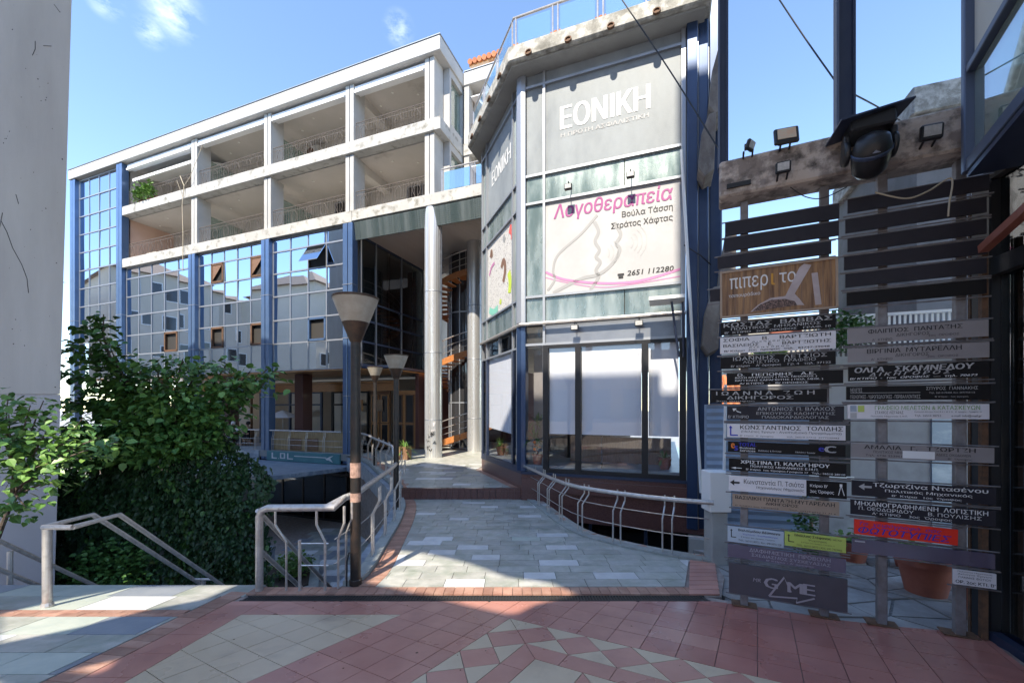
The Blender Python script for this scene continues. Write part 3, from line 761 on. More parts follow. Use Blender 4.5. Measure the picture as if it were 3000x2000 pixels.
# glazed side wall of the portico
side = Matrix.Translation((-4.25, .3, 0)) @ Matrix.Rotation(R(90), 4, 'Z')
sw = ob('side_window_wall', MB(side).box(0, -.04, 4.0, 5.2, .06, 4.12).box(0, -.04, 6.1, 5.2, .06, 6.2).box(0, -.04, 7.0, 5.2, .06, 7.08).box(0, -.04, 5.1, 5.2, .06, 5.18).box(0, -.04, 9.9, 5.2, .06, 10.0), M['navy2'], wb)
mb = MB(side)
for k in (0, 1, 3, 5): mb.box(k * 1.02 - .03 + .05, -.05, 4.0, k * 1.02 + .03 + .05, .05, 10)
ob('side_mullion', mb, M['alu'], sw)
for k in range(5):
    for z0, z1 in ((4.12, 5.1), (5.18, 6.1), (6.2, 7.0), (7.08, 9.9)):
        ob('pane', MB(side).box(k * 1.02 + .08, -.01, z0, k * 1.02 + 1.04, .01, z1), M['dglass'], sw)
ob('room_wall', MB(side).box(0, .5, 3.9, 5.2, .55, 10), M['wood_dark'], sw)
ob('arched_lining', MB(side).extr([(.3, 4.6), (4.6, 4.3), (4.0, 5.0), (3.0, 5.6), (1.8, 5.8), (.8, 5.5)], .42, .48), M['cream'], sw)
# rear wall of the portico and the shop front under it
bx('portico_rear_wall', wb, M['granite'], -4.2, 8.2, 0, 5, 8.4, 10.05)
bx('portico_pier', wb, M['granite'], -3.9, 5.3, 0, -3.3, 5.8, 9.9)

# shop row under the window walls: planked soffit, wooden beam, glass, granite piers
for k in range(24):
    bx('soffit_plank', wb, M['wood'], -26.4, -.05 + k * .14, 3.80, .2 if k > 36 else -3.9, -.05 + k * .14 + .134, 3.84)
bx('soffit_board', wb, M['wood_dark'], -26.4, -.06, 3.845, -3.9, 3.3, 3.87)
bx('wood_beam', wb, M['wood'], -26.4, 2.55, 2.95, -3.9, 2.75, 3.35); bx('beam_cove', wb, M['wood'], -26.4, 2.35, 3.36, -3.9, 2.75, 3.44)
bx('shop_back_wall', wb, M['house'], -26.4, 6.0, 0, -3.2, 6.1, 3.8); bx('shop_floor', wb, M['slabd'], -26.4, 2.9, -.2, -3.2, 6.0, .012)
for x in (-8.95, -14.4, -20.6): bx('granite_pier', wb, M['granite'], x, .9, 0, x + .55, 1.5, 3.79)
def shopglass(x0, x1, y, m='wood_dark', n=3):
    f = MB(); wd = (x1 - x0) / n
    for z in (0, 2.2, 2.87): f.box(x0, y - .05, z, x1, y + .05, z + .09)
    for k in range(n + 1): f.box(x0 + k * wd - .05, y - .06, 0, x0 + k * wd + .05, y + .06, 2.95)
    f = ob('shop_front', f, M[m], wb)
    for k in range(n):
        ob('pane', MB().box(x0 + k * wd + .05, y - .01, .09, x0 + (k + 1) * wd - .05, y + .01, 2.2), M['cglass'], f)
        ob('pane', MB().box(x0 + k * wd + .05, y - .01, 2.29, x0 + (k + 1) * wd - .05, y + .01, 2.87), M['cglass'], f)
shopglass(-20, -14.6, 2.8); shopglass(-13.8, -9.1, 2.8, 'navy2', 2); shopglass(-8.3, -5.9, 2.8, 'black', 1)
# wooden cabinet doors to the right of the big pane and behind the lamps
def woodfront(x0, x1, y, m='wood_dark'):
    f = ob('wood_front', MB().box(x0, y, 0, x1, y + .08, 2.95), M[m], wb); n = 2; wd = (x1 - x0) / n
    for k in range(n):
        for z0, z1 in ((.15, 1.2), (1.35, 2.7)):
            ob('pane', MB().box(x0 + k * wd + .12, y - .03, z0, x0 + (k + 1) * wd - .12, y - .005, z1), M['shaft'], f)
            fr = MB(); a, b = x0 + k * wd + .08, x0 + (k + 1) * wd - .08
            fr.box(a, y - .05, z0 - .05, b, y - .001, z0).box(a, y - .05, z1, b, y - .001, z1 + .05).box(a, y - .049, z0, a + .05, y - .001, z1).box(b - .05, y - .049, z0, b, y - .001, z1)
            ob('moulding', fr, M['wood_dark' if m == 'wood' else 'wood'], f)
woodfront(-5.75, -4.5, 2.8, 'wood_dark'); woodfront(-4.3, -2.95, 2.8, 'wood'); bx('shop_end_wall', wb, M['granite'], -2.9, 2.7, 0, -2.7, 8, 3.8)
bx('menu_board', wb, M['signtan'], -5.3, 2.68, 1.9, -4.9, 2.72, 2.5)
for k in range(24): bx('soffit_plank', wb, M['wood'], -3.89, -.05 + k * .14, 3.80, -2.7, -.05 + k * .14 + .134, 3.84) if k > 3 else None
bx('lower_soffit_slab', wb, M['navy2'], -4.2, .35, 3.88, -2.7, 8.1, 3.99)
bx('framed_menu', wb, M['wood'], -6.7, 2.72, 1.9, -6.2, 2.77, 2.5)

# café terrace edge: floor, fascia with the sign, bent-bar railings, bamboo screens
bx('terrace_floor', wb, M['conc'], -26.4, -.3, -.3, -4.1, 2.9, -.001)
bx('terrace_fascia', wb, M['slateblue'], -26.4, -.36, -.72, -9.9, -.305, -.02)
sg = thing('cafe_sign', 'teal cafe fascia sign with big white square letters under the bamboo screened terrace', 'sign', (0, 0, 0)); sg.parent = None
sg.location = Vector((-3.09, 17, ZU)) + Vector((EX.x * -9.3, EX.y * -9.3, 0)); sg.rotation_euler = (0, 0, ROT)
bx('panel', sg, M['teal'], .02, -.40, -.46, 4.5, -.31, .0)
mb = MB()
mb.box(.35, -.412, -.58, .43, -.40, -.12).box(.43, -.412, -.58, .68, -.40, -.5).box(.78, -.412, -.58, .82, -.40, -.54)
mb.box(.9, -.412, -.55, .97, -.40, -.12).box(1.15, -.412, -.55, 1.22, -.40, -.12).box(.97, -.412, -.19, 1.15, -.40, -.12).box(.97, -.412, -.55, 1.15, -.40, -.48)
mb.box(1.36, -.412, -.58, 1.43, -.40, -.12).box(1.43, -.412, -.58, 1.72, -.40, -.5)
mb.v = [(p[0], p[1], p[2] * .62) for p in mb.v]; ob('letters', mb, M['wink'], sg)
mb = MB(); mb.box(1.8, -.412, -.34, 3.75, -.40, -.28)
mb.extr([(3.7, -.40), (3.95, -.22), (3.95, -.40), (3.8, -.5)], -.412, -.40); mb.extr([(3.95, -.22), (4.15, -.14), (3.98, -.32)], -.412, -.40); mb.extr([(3.98, -.36), (4.12, -.62), (3.85, -.46)], -.412, -.40)
mb.v = [(p[0], p[1], p[2] * .62) for p in mb.v]; ob('emblem', mb, M['wink'], sg)

# bent-bar railing shared by terrace, bridge and plaza
def bentbar(h, lean): return [(0, 0, 0), (0, 0, h * .60), (0, -lean, h * .80), (0, -lean, h)]
def barmesh(h, lean, r): return MB().tube(bentbar(h, lean), r, 6).mesh('baluster', M['tubesteel'])
def barrail(root, pts, h, spacing, lean=-.10, r=.026, rb=.012, pair=.07, wires=(.3, .56), rbar=6, single=False, start=.0):
    """pts: base points; the top rail follows them at height h, leaning out to the side"""
    pts = [Vector(p) for p in pts]
    def side(k):
        d = (pts[min(k + 1, len(pts) - 1)] - pts[max(k - 1, 0)]); d.z = 0; d.normalize(); return Vector((d.y, -d.x, 0))
    top = [p + Vector((0, 0, h)) + side(k) * lean for k, p in enumerate(pts)]
    ob('top_rail', MB().tube(top, r, 10), M['tubesteel'], root, True)
    mb = MB()
    for f in wires: mb.tube([p + Vector((0, 0, h * f)) for p in pts], .007, 5)
    ob('wire', mb, M['tubesteel'], root, True)
    me = barmesh(h, -lean, rb); d = start; seg = 0; L = [(b - a).length for a, b in zip(pts, pts[1:])]; tot = sum(L)
    while d < tot:
        for off in ((0,) if single else (-pair / 2, pair / 2)):
            q = min(max(d + off, 0), tot - 1e-4); k = 0
            while k < len(L) - 1 and q > L[k]: q -= L[k]; k += 1
            p = pts[k].lerp(pts[k + 1], q / L[k]); dr = pts[k + 1] - pts[k]
            o = ob('baluster', me, None, root); o.location = p; o.rotation_euler = (0, 0, math.atan2(dr.y, dr.x))
        d += spacing
    return top
def wl_(x, y, z): return Vector((-3.09, 17, ZU)) + Vector((EX.x * x + EY.x * y, EX.y * x + EY.y * y, z))
for i, (x0, x1) in enumerate(((-9.25, -4.85), (-14.75, -9.95), (-21.3, -15.4))):
    tr = thing('terrace_railing', ['steel terrace railing with bent bars in front of the bamboo screen above the teal sign', 'steel terrace railing left of the blue pillar, in front of the seated guests', 'steel terrace railing behind the big tree, far left of the terrace'][i], 'railing', (0, 0, 0), 0, 'railings along the cafe terrace')
    n = 4; barrail(tr, [wl_(x0 + (x1 - x0) * k / n, -.2, 0) for k in range(n + 1)], .98, 1.08, lean=.06, r=.03, rb=.014, pair=.09, start=.1)
bs = thing('bamboo_screen', 'bamboo reed screen fixed behind the terrace railing above the teal sign', 'screen', wl_(-9.2, -.08, 0), ROT)
mb = MB(); x = 0
while x < 4.3:
    mb.box(x, random.uniform(-.006, .006), .03, x + .022, .02, random.uniform(.9, .98)); x += .026
stuff(ob('reed', mb, M['bamboo'], bs))
for a in (1.0, 2.05): bx('dark_panel', bs, M['wood_dark'], a, -.03, .08, a + .8, -.012, .62)

# lower café under the terrace: flat canopy, dark glass front
lc = thing('lower_cafe', 'dark glass cafe front below the terrace under a flat blue grey canopy', 'shop front', (0, 0, 0))
mb = MB(); pts = [wl_(-13.5, -.32, 0), wl_(-4.0, -.32, 0), Vector((-7.2, 17.5, 0)), Vector((-9.0, 15.4, 0)), Vector((-13.5, 16.6, 0))]
pts = [(p.x, p.y) for p in pts]; pts = pts if area(pts) > 0 else pts[::-1]
mb.prism(pts, ZU - .64, ZU - .48); ob('canopy', mb, M['slateblue'], lc)
c1 = Matrix.Translation(wl_(-15, -.2, 0)) @ Matrix.Rotation(ROT, 4, 'Z')
ob('rear_wall', MB(c1).box(0, 1.3, -3.1, 12, 1.4, -.3), M['dark'], lc)
f = MB(c1)
for k in range(9): f.box(k * 1.3, -.04, -3.1, k * 1.3 + .08, .05, -.35)
for z in (-3.1, -1.0, -.42): f.box(0, -.035, z, 11, .045, z + .09)
f = ob('frame', f, M['black'], lc)
for k in range(8): ob('pane', MB(c1).box(k * 1.3 + .09, -.01, -3.0, k * 1.3 + 1.29, .01, -1.02), M['bglass_dark'], f)
ob('green_curtain', MB(c1).box(3.4, .5, -3.0, 4.2, .55, -.6), M['gink'], lc)
ob('awning_tube', MB(c1).tube([(2, -1.3, -.95), (7.3, -1.2, -.85)], .06, 8), M['alu'], lc)
ob('umbrella_edge', MB(c1).prism([(6.5, -1.6), (9.5, -1.9), (9.5, -.4), (7.2, -.4)], -.9, -.84), M['bglass'], lc)
pb = tag(ob('planter_bench', MB().box(-8.3, 12.2, ZL, -7.3, 12.6, ZL + .95), M['slateblue']), 'pale blue board screen standing in the lower court beside the ivy', 'screen')
pl = thing('court_planter', 'stone edged planting bed with low shrubs in the lower court', 'planter', (0, 0, ZL))
bed = [(-7.2, 9.2), (-5.2, 11.0), (-6.3, 13.4), (-8.4, 11.8)]
ob('edge', MB().prism(bed, 0, .4), M['kerb'], pl); ob('soil', MB().prism([(-7.15, 9.5), (-5.5, 11.05), (-6.4, 13.1), (-8.1, 11.7)], .401, .43), M['soil'], pl)
# air conditioners, balcony plants
def ac(x, z, label, y=2.2):
    a = thing('air_conditioner', label, 'air conditioner', wl_(x, y, z), ROT, 'air conditioners on the balconies')
    bx('casing', a, M['acbody'], -.45, -.18, 0, .45, .18, .62, bevel=.02)
    ob('fan_grille', MB().lathe([(.24, 0), (.24, .012), (.05, .012)], 16, close=True).mesh('fan_grille', M['rust']), None, a, loc=(-.1, -.182, .31), rot=(R(90), 0, 0))
    ob('bracket', MB().box(-.4, -.2, -.04, .4, .3, 0), M['alu'], a)
ac(-9.0, 15.55, 'tan air conditioner high in the upper balcony next to a white pillar'); ac(-6.1, 12.3, 'pale air conditioner hung high on the lower balcony, third pillar')
ac(-20.6, 10.95, 'white air conditioner standing on the lowest left balcony by the peach wall', 1.0)
def leafmesh(mb, p, s, m=0, n=None, droop=0):
    d = Vector((random.gauss(0, 1), random.gauss(0, 1), random.gauss(0, .5) - droop)).normalized() if n is None else n
    sd_ = d.cross(Vector((random.gauss(0, .5), random.gauss(0, .5), 1))).normalized(); nn = sd_.cross(d)
    p = Vector(p)
    t_ = p + d * s - Vector((0, 0, s * .12)); a1, a2 = p + d * s * .22, p + d * s * .62; u_ = nn * s * .07
    mb.poly([p, a1 + sd_ * s * .36 + u_, a2 + sd_ * s * .36 + u_, t_], m); mb.poly([p, t_, a2 - sd_ * s * .36 + u_, a1 - sd_ * s * .36 + u_], m)
bp_ = thing('balcony_plant', 'bushy green plant spilling over the top left balcony railing', 'plant', wl_(-19.4, -.1, 14.3), ROT)
mb = MB()
for k in range(420): leafmesh(mb, (random.uniform(-.9, .9), random.uniform(-.25, .1), random.gauss(.25, .22)), .16)
stuff(ob('foliage', mb, M['leaf2'], bp_)); bx('trough', bp_, M['terra'], -.8, .1, -.25, .8, .35, -.02)
tw = thing('dry_vine', 'bare dry vine hanging from the left balcony past the slab edges', 'plant', wl_(-15.7, -.3, 9.5), ROT)
mb = MB()
mb.tube([(0, 0, 0), (.05, -.02, 2), (-.05, 0, 3.6), (.1, 0, 4.6), (-.4, .1, 5.3)], .022, 5); mb.tube([(.1, 0, 4.6), (.6, 0, 5.0), (1.3, .2, 6.7)], .012, 4); mb.tube([(0, 0, 4), (-.5, 0, 5)], .012, 4); ob('stem', mb, M['cablew'], tw)

# glazed railing on the slab over the portico
gr = thing('glass_railing', 'blue glass balcony railing over the portico beside the white corner pillar', 'railing', wl_(.25, -.1, 10.9), ROT)
ob('top_rail', MB().tube([(0, 0, .95), (2.9, 0, .95)], .03, 8), M['tubesteel'], gr, True)
for x in (0, .06, 1.35, 1.43, 1.51, 2.85): ob('post', MB().tube([(x, 0, 0), (x, 0, .95)], .018, 6), M['tubesteel'], gr)
for a, b in ((.12, 1.29), (1.57, 2.8)): ob('pane', MB().box(a, -.012, .08, b, .012, .82), M['bglass'], gr)
# terracotta roof on the roof terrace
tr = thing('rooftop_room', 'small rooftop room with an orange clay tile eave above the white wing', 'building', wl_(-.1, 5.0, 16.95), ROT)
bx('wall', tr, M['white'], 0, .8, 0, 6, 5, 3.2)
ob('eave_board', MB().prism([(-.7, -.5), (6.5, -.5), (6.5, 3), (-.7, 3)], lambda x, y: 3.0 + (y + .5) * .35, lambda x, y: 3.1 + (y + .5) * .35), M['wood'], tr)
tm = MB().tube([(0, -.62, 3.17), (0, 3, 4.43)], .13, 8).mesh('roof_tile', M['rooftile'])
for k in range(27): o = ob('roof_tile', tm, None, tr); o.location = (-.6 + k * .27, 0, 0)
tm2 = MB().box(-.12, -.58, 3.1, .12, 2.9, 3.13).mesh('roof_pan', M['rooftile'])

# spiral stair around a dark glass shaft
ss = thing('spiral_stair', 'orange steel spiral stair winding around a dark glass shaft between the round columns', 'staircase', (-2.35, 21.6, ZU))
ob('glass_shaft', MB().lathe([(.95, 0), (.95, 10.3)], 20), M['shaft'], ss, True)
mb = MB()
for k in range(10): a = 2 * math.pi * k / 10; mb.box(.96 * math.cos(a) - .025, .96 * math.sin(a) - .025, 0, .96 * math.cos(a) + .025, .96 * math.sin(a) + .025, 10.3)
for z in (0, 2.3, 4.6, 6.9): mb.lathe([(.97, z), (.97, z + .07)], 20, close=False)
ob('shaft_frame', mb, M['alu'], ss)
n = 58; top = []; top2 = []; top3 = []; strg = MB()
ri, ro = 1.08, 2.0; ang = lambda k: R(-150 + k * 14.0); hz = lambda k: .1 + k * .152
for k in range(n):
    a0, a1 = ang(k), ang(k + 1); z = hz(k)
    ob('tread', MB().prism([(ri * math.cos(a0), ri * math.sin(a0)), (ro * math.cos(a0), ro * math.sin(a0)), (ro * math.cos(a1), ro * math.sin(a1)), (ri * math.cos(a1), ri * math.sin(a1))], z, z + .05), M['orange'], ss)
    pa, pb_ = (ro + .01) * Vector((math.cos(a0), math.sin(a0))), (ro + .01) * Vector((math.cos(a1), math.sin(a1)))
    strg.poly([(pa.x, pa.y, z - .18), (pb_.x, pb_.y, hz(k + 1) - .18), (pb_.x, pb_.y, hz(k + 1) + .12), (pa.x, pa.y, z + .12)])
    for lst, hh in ((top, 1.0), (top2, .65), (top3, .35)): lst.append((ro * math.cos(a0), ro * math.sin(a0), z + hh))
ob('stringer', strg, M['orange'], ss)
mb = MB(); mb.tube(top, .028, 6); mb.tube(top2, .016, 5); mb.tube(top3, .016, 5)
for k in range(0, n, 4): mb.tube([(ro * math.cos(ang(k)), ro * math.sin(ang(k)), hz(k)), top[k]], .016, 5)
ob('handrail', mb, M['tubesteel'], ss)
# ------------------------------------------------------------------ lettering
_tc = {}
def _inside(p, l):
    c = False; n = len(l)
    for k in range(n):
        a, b = l[k], l[k - 1]
        if (a[1] > p[1]) != (b[1] > p[1]) and p[0] < (b[0] - a[0]) * (p[1] - a[1]) / (b[1] - a[1]) + a[0]: c = not c
    return c
def glyphs(s, shear=0.0):
    """outlines of a line of text, filled contour by contour: vertices (x, y, layer) in a unit box, faces, aspect"""
    k = (s, shear)
    if k not in _tc:
        c = bpy.data.curves.new('lettering', 'FONT'); c.body = s; c.resolution_u = 2; c.shear = shear; c.fill_mode = 'NONE'
        o = bpy.data.objects.new('lettering', c); COL.objects.link(o); bpy.context.view_layer.update()
        me = bpy.data.meshes.new_from_object(o.evaluated_get(bpy.context.evaluated_depsgraph_get()))
        adj = {}
        for e in me.edges:
            p, q = e.vertices; adj.setdefault(p, []).append(q); adj.setdefault(q, []).append(p)
        seen = set(); L = []
        for v in adj:
            if v in seen: continue
            st_, l = [v], []
            seen.add(v)
            while st_:
                q = st_.pop(); l.append(q)
                for r_ in adj[q]:
                    if r_ not in seen: seen.add(r_); st_.append(r_)
            L.append([tuple(me.vertices[q].co[:2]) for q in sorted(l)])
        COL.objects.unlink(o); bpy.data.objects.remove(o); bpy.data.curves.remove(c); bpy.data.meshes.remove(me)
        L = [l for l in L if len(l) > 2 and abs(area(l)) > 1e-6]; sg_ = [area(l) > 0 for l in L]; par = []
        for i, l in enumerate(L):
            pr_ = [j for j, m_ in enumerate(L) if j != i and sg_[j] != sg_[i] and abs(area(m_)) > abs(area(l)) and all(_inside(p, m_) for p in l[::2])]
            par.append(min(pr_, key=lambda j: abs(area(L[j]))) if pr_ else None)
        V, F = [], []; lay = 0
        for i, l in enumerate(L):
            if par[i] is not None: continue
            grp = [l] + [L[j] for j in range(len(L)) if par[j] == i]
            pts = [p for g in grp for p in g]; b_ = len(V); V += [(p[0], p[1], lay % 3) for p in pts]; lay += 1
            F += [[b_ + q for q in t] for t in tessellate_polygon([[Vector((p[0], p[1], 0)) for p in g] for g in grp])]
        x0, x1 = min(p[0] for p in V), max(p[0] for p in V); y0, y1 = min(p[1] for p in V), max(p[1] for p in V)
        _tc[k] = ([((p[0] - x0) / (x1 - x0), (p[1] - y0) / (y1 - y0), p[2]) for p in V], F, (x1 - x0) / (y1 - y0))
    return _tc[k]
def put_text(mb, s, x0, x1, z0, z1, y, m=0, bold=0.01, shear=0.0, slope=0.0):
    """text stretched to fill x0..x1, z0..z1 on the plane y (front faces -y)"""
    v, f, asp = glyphs(s, shear); em = (x1 - x0) / asp; d = bold * em * 1.6
    for k, dx in enumerate((-d, d) if bold else (0,)):
        mb.add(v, f, m, lambda p: (x0 + p[0] * (x1 - x0) + dx, y - p[2] * .0003 - k * .0009, z0 + p[1] * (z1 - z0) + slope * p[0]))

# ------------------------------------------------------------------ glass fronted office building (centre)
gb = thing('glass_building', 'corner office building clad in silvery glass with a big speech therapy banner on its front', 'building', (.258, 10.56, ZU), ROT)
LEN = 3.38; CH = Matrix(((.674, .739, 0, 0), (-.739, .674, 0, 0), (0, 0, 1, 0), (0, 0, 0, 1)))   # frame of the slanted side face
XR = 3.89
foot = lambda d: [(-2.28 + d * .75, 2.5 + d), (d * .4, d), (XR - d, d), (XR - d, 9), (-2.28 + d * .75, 9)]
ob('core', MB().prism(foot(.09), 3.665, 10.6), M['dark'], gb); ob('core_lower', MB().prism(foot(1.9), .0, 3.65), M['dark'], gb)
ob('shop_floor', MB().prism(foot(.06), .40, .62), M['slabd'], gb); ob('shop_ceiling', MB().prism(foot(.09), 3.63, 3.655), M['white_in'], gb)
ob('plinth', MB().prism([(-2.3, 2.5), (0, -.04), (XR + .1, -.04), (XR + .1, 9), (-2.3, 9)], -.31, .39), M['granite'], gb)
ob('plinth_band', MB().prism([(.03, -.10), (XR + .1, -.10), (XR + .1, .0), (.03, .0)], -.02, .30), M['granite'], gb)
ob('plinth_wall', MB().prism([(-2.26, 2.52), (.02, 0), (.1, 1.5), (-1.5, 3.5)], -.9, -.315), M['granite'], gb)
ob('sill', MB().prism([(-2.32, 2.5), (0, -.07), (XR + .1, -.07), (XR + .1, .3), (.1, .3), (-2.1, 2.8)], .392, .46), M['navy'], gb)
ZZ = [.46, .67, 3.64, 4.2, 4.91, 7.29, 8.0, 10.27, 10.62]
FX = [0, .595, 3.80]
def panel(name, m, x0, x1, z0, z1, T=None, y=.03, parent=gb): return ob(name, MB(T).box(x0, y, z0, x1, y + .03, z1), M[m], parent)
def tilted(o, a=.25): return o
# front panels, with the narrow strip at the left
for z0, z1, a, b in ((ZZ[4], ZZ[5], 'film_g', 'banner'), (ZZ[6], ZZ[7], 'film', 'film'), (ZZ[5], ZZ[6], 'film_g', 'film_g'), (ZZ[3], ZZ[4], 'film_g', 'film_g'), (ZZ[7], ZZ[8], 'film', 'film')):
    panel('facade_panel', a, .12, .57, z0 + .03, z1 - .03)
    if (z0, z1) in ((ZZ[5], ZZ[6]), (ZZ[3], ZZ[4])):
        panel('facade_panel', b, .62, 2.55, z0 + .03, z1 - .03); panel('facade_panel', b, 2.57, XR - .1, z0 + .03, z1 - .03)
    else: panel('facade_panel', b, .62, XR - .1, z0 + .03, z1 - .03)
panel('spandrel', 'band', .62, XR - .1, 3.72, 4.17); panel('facade_panel', 'signgrey', .16, .57, 1.0, 4.17, y=.5)
# slanted face panels
for z0, z1, a in ((ZZ[6], ZZ[7], 'film'), (ZZ[5], ZZ[6], 'film_g'), (ZZ[4], ZZ[5], 'mosaic'), (ZZ[3], ZZ[4], 'film_g'), (ZZ[7], ZZ[8], 'film')):
    panel('facade_panel', a, -2.85, -.62, z0 + .03, z1 - .03, CH); panel('facade_panel', 'film_g', -LEN + .1, -2.9, z0 + .03, z1 - .03, CH); panel('facade_panel', 'film_g', -.57, -.3, z0 + .03, z1 - .03, CH)
panel('facade_panel', 'dglass', -2.85, -1.75, 3.7, 4.15, CH); panel('facade_panel', 'dglass', -1.7, -.62, 3.7, 4.15, CH)
# frame rails and mullions
mb = MB()
for z in (ZZ[4], ZZ[5], ZZ[6], ZZ[7]): mb.box(.1, -.03, z - .03, XR, .07, z + .03)
for x in (.595,): mb.box(x - .03, -.035, ZZ[1], x + .03, .06, ZZ[8])
mb.box(XR - .09, -.036, ZZ[1], XR, .06, ZZ[8]).box(.1, -.03, 3.662, XR, .07, 3.72)
ob('frame', mb, M['alu'], gb)
mb = MB(CH)
for z in (ZZ[3], ZZ[4], ZZ[5], ZZ[6], ZZ[7], 3.65): mb.box(-LEN, -.03, z - .025, -.2, .07, z + .025)
for x in (-LEN + .05, -2.87, -.6, -.28): mb.box(x - .03, -.035, ZZ[1], x + .03, .06, ZZ[8])
mb.box(-1.74, -.02, 3.67, -1.71, .05, 4.18)
ob('side_frame', mb, M['alu'], gb)
ob('corner_pillar', MB().prism([(-.2, .18), (-.14, -.02), (.0, -.07), (.11, -.05), (.11, .2)], 4.25, 10.6), M['alu'], gb, bevel=.015); ob('corner_pillar', MB().prism([(-.2, .18), (-.14, -.02), (.0, -.07), (.11, -.05), (.11, .2)], .46, 4.245), M['navyblue'], gb, bevel=.015)
ob('awning_rail', MB().tube([(-2.3, 2.42, 4.2), (-.0, -.13, 4.2), (XR, -.13, 4.2)], .045, 8), M['tubesteel'], gb)
# shop windows
mb = MB()
for x in (.64, 1.46, 3.02, XR - .06): mb.box(x - .07, -.04, .46, x + .07, .06, 3.66)
mb.box(.6, -.03, .46, XR, .05, .56).box(.6, -.03, 3.58, XR, .05, 3.66)
wf = ob('shop_window', mb, M['black'], gb)
for a, b in ((.71, 1.39), (1.53, 2.95), (3.09, XR - .13)):
    ob('pane', MB().poly([(a, .0, .56), (b, .0, .56), (b, .0, 3.58), (a, .0, 3.58)]), M['cglass'], wf)
    ob('blind', MB().box(a + .01, .06, 1.46, b - .01, .07, 3.58).box(a + .01, .055, 1.43, b - .01, .075, 1.46), M['blind'], wf)
ob('inner_mullion', MB().box(2.0, .08, .56, 2.03, .1, 1.5), M['black'], wf)
sf = ob('side_window', MB(CH).box(-LEN, -.03, .46, -.28, .05, .56).box(-2.92, -.035, .46, -2.82, .05, 3.62).box(-.66, -.035, .46, -.56, .05, 3.62).box(-LEN, -.033, .46, -LEN + .09, .05, 3.62), M['navy'], gb)
ob('pane', MB(CH).poly([(-2.82, 0, .56), (-.66, 0, .56), (-.66, 0, 3.62), (-2.82, 0, 3.62)]), M['cglass'], sf); ob('blind', MB(CH).extr([(-2.82, 1.45), (-.66, 1.35), (-.66, 3.6), (-2.82, 3.6)], .06, .07), M['blind'], sf)
ob('pane', MB(CH).box(-LEN + .09, 0, .56, -2.92, .012, 3.62), M['dglass'], sf); ob('pane', MB(CH).box(-.56, 0, .56, -.3, .012, 4.1), M['dglass'], sf)
ob('pane', MB().poly([(.12, 0, .5), (.565, 0, .5), (.565, 0, 4.15), (.12, 0, 4.15)]), M['cglass'], wf)
ob('inner_counter', MB().box(1.0, 1.2, .62, 3.6, 1.5, 1.3), M['wood_dark'], gb)
# cornice with round lights and glazed parapet rail
def ring(d, e): return [(-2.28 - d * .75, 2.5 - d * .68), (-d * .36, -d), (XR + d, -d), (XR + d, 9), (-2.28 - d * .75, 9)]
ob('cornice', MB().prism(ring(.5, 0), 10.66, 11.05), M['cornice'], gb, bevel=.03); ob('roof_soffit', MB().prism(ring(.38, 0), 10.60, 10.655), M['conc'], gb)
lm = MB().lathe([(.085, 0), (.085, .05), (.06, .05), (.06, .02)], 14).mesh('round_light', M['rust'])
for k in range(4):
    o = ob('round_light', lm, None, gb); o.location = (.35 + k * .98, -.515, 10.70); o.rotation_euler = (R(75), 0, 0)
for k in range(4):
    s = .3 + k * .85; p = CH @ Vector((-s, -.5, 10.70)); o = ob('round_light', lm, None, gb); o.location = p; o.rotation_euler = (R(75), 0, R(-47))
pr = thing('parapet_railing', 'blue glass parapet railing along the weathered cornice of the corner building', 'railing', (.258, 10.56, ZU + 11.05), ROT)
rp = ring(.32, 0); rp3 = [Vector((p[0], p[1], 0)) for p in rp[:3]]
ob('top_rail', MB().tube([p + Vector((0, 0, .82)) for p in rp3], .03, 8), M['tubesteel'], pr, True)
for a, b, n in ((rp3[0], rp3[1], 3), (rp3[1], rp3[2], 4)):
    for k in range(n):
        p, q = a.lerp(b, (k + .06) / n), a.lerp(b, (k + .94) / n); d = (q - p).normalized(); nn = Vector((d.y, -d.x, 0)) * .008
        for e in (p, q): ob('post', MB().tube([e, e + Vector((0, 0, .82))], .022, 6), M['tubesteel'], pr)
        p2, q2 = p.lerp(q, .06), p.lerp(q, .94)
        ob('pane', MB().poly([p2 + Vector((0, 0, .08)), q2 + Vector((0, 0, .08)), q2 + Vector((0, 0, .72)), p2 + Vector((0, 0, .72))]).poly([q2 - nn + Vector((0, 0, .08)), p2 - nn + Vector((0, 0, .08)), p2 - nn + Vector((0, 0, .72)), q2 - nn + Vector((0, 0, .72))]), M['bglass'], pr)
# prints on the panels
mb = MB(); put_text(mb, 'ΕΘΝΙΚΗ', 1.02, 3.12, 9.02, 9.60, .022, 0, .028); ob('insurer_letters', mb, M['white_paint'], gb)
mb = MB(); put_text(mb, 'Η ΠΡΩΤΗ ΑΣΦΑΛΙΣΤΙΚΗ', 1.02, 3.10, 8.82, 8.93, .022, 0, .01); stuff(ob('small_letters', mb, M['paleink'], gb))
mb = MB(CH); put_text(mb, 'ΕΘΝΙΚΗ', -2.45, -.85, 9.0, 9.45, .022, 0, .03); ob('insurer_letters', mb, M['white_paint'], gb)
mb = MB(); put_text(mb, 'Λογοθεραπεία', .84, 3.62, 6.73, 7.19, .022, 0, .012, .12); ob('banner_title', mb, M['mink'], gb)
mb = MB(); put_text(mb, 'Βούλα Τάσση', 2.5, 3.62, 6.56, 6.74, .022, 0, .008); put_text(mb, 'Στράτος Χάφτας', 2.25, 3.62, 6.32, 6.5, .022, 0, .008)
put_text(mb, '2651 112280', 2.62, 3.64, 5.2, 5.32, .022, 0, .014, .15); mb.box(2.42, .018, 5.16, 2.53, .022, 5.21).box(2.4, .018, 5.23, 2.55, .022, 5.27); ob('banner_text', mb, M['ink'], gb)
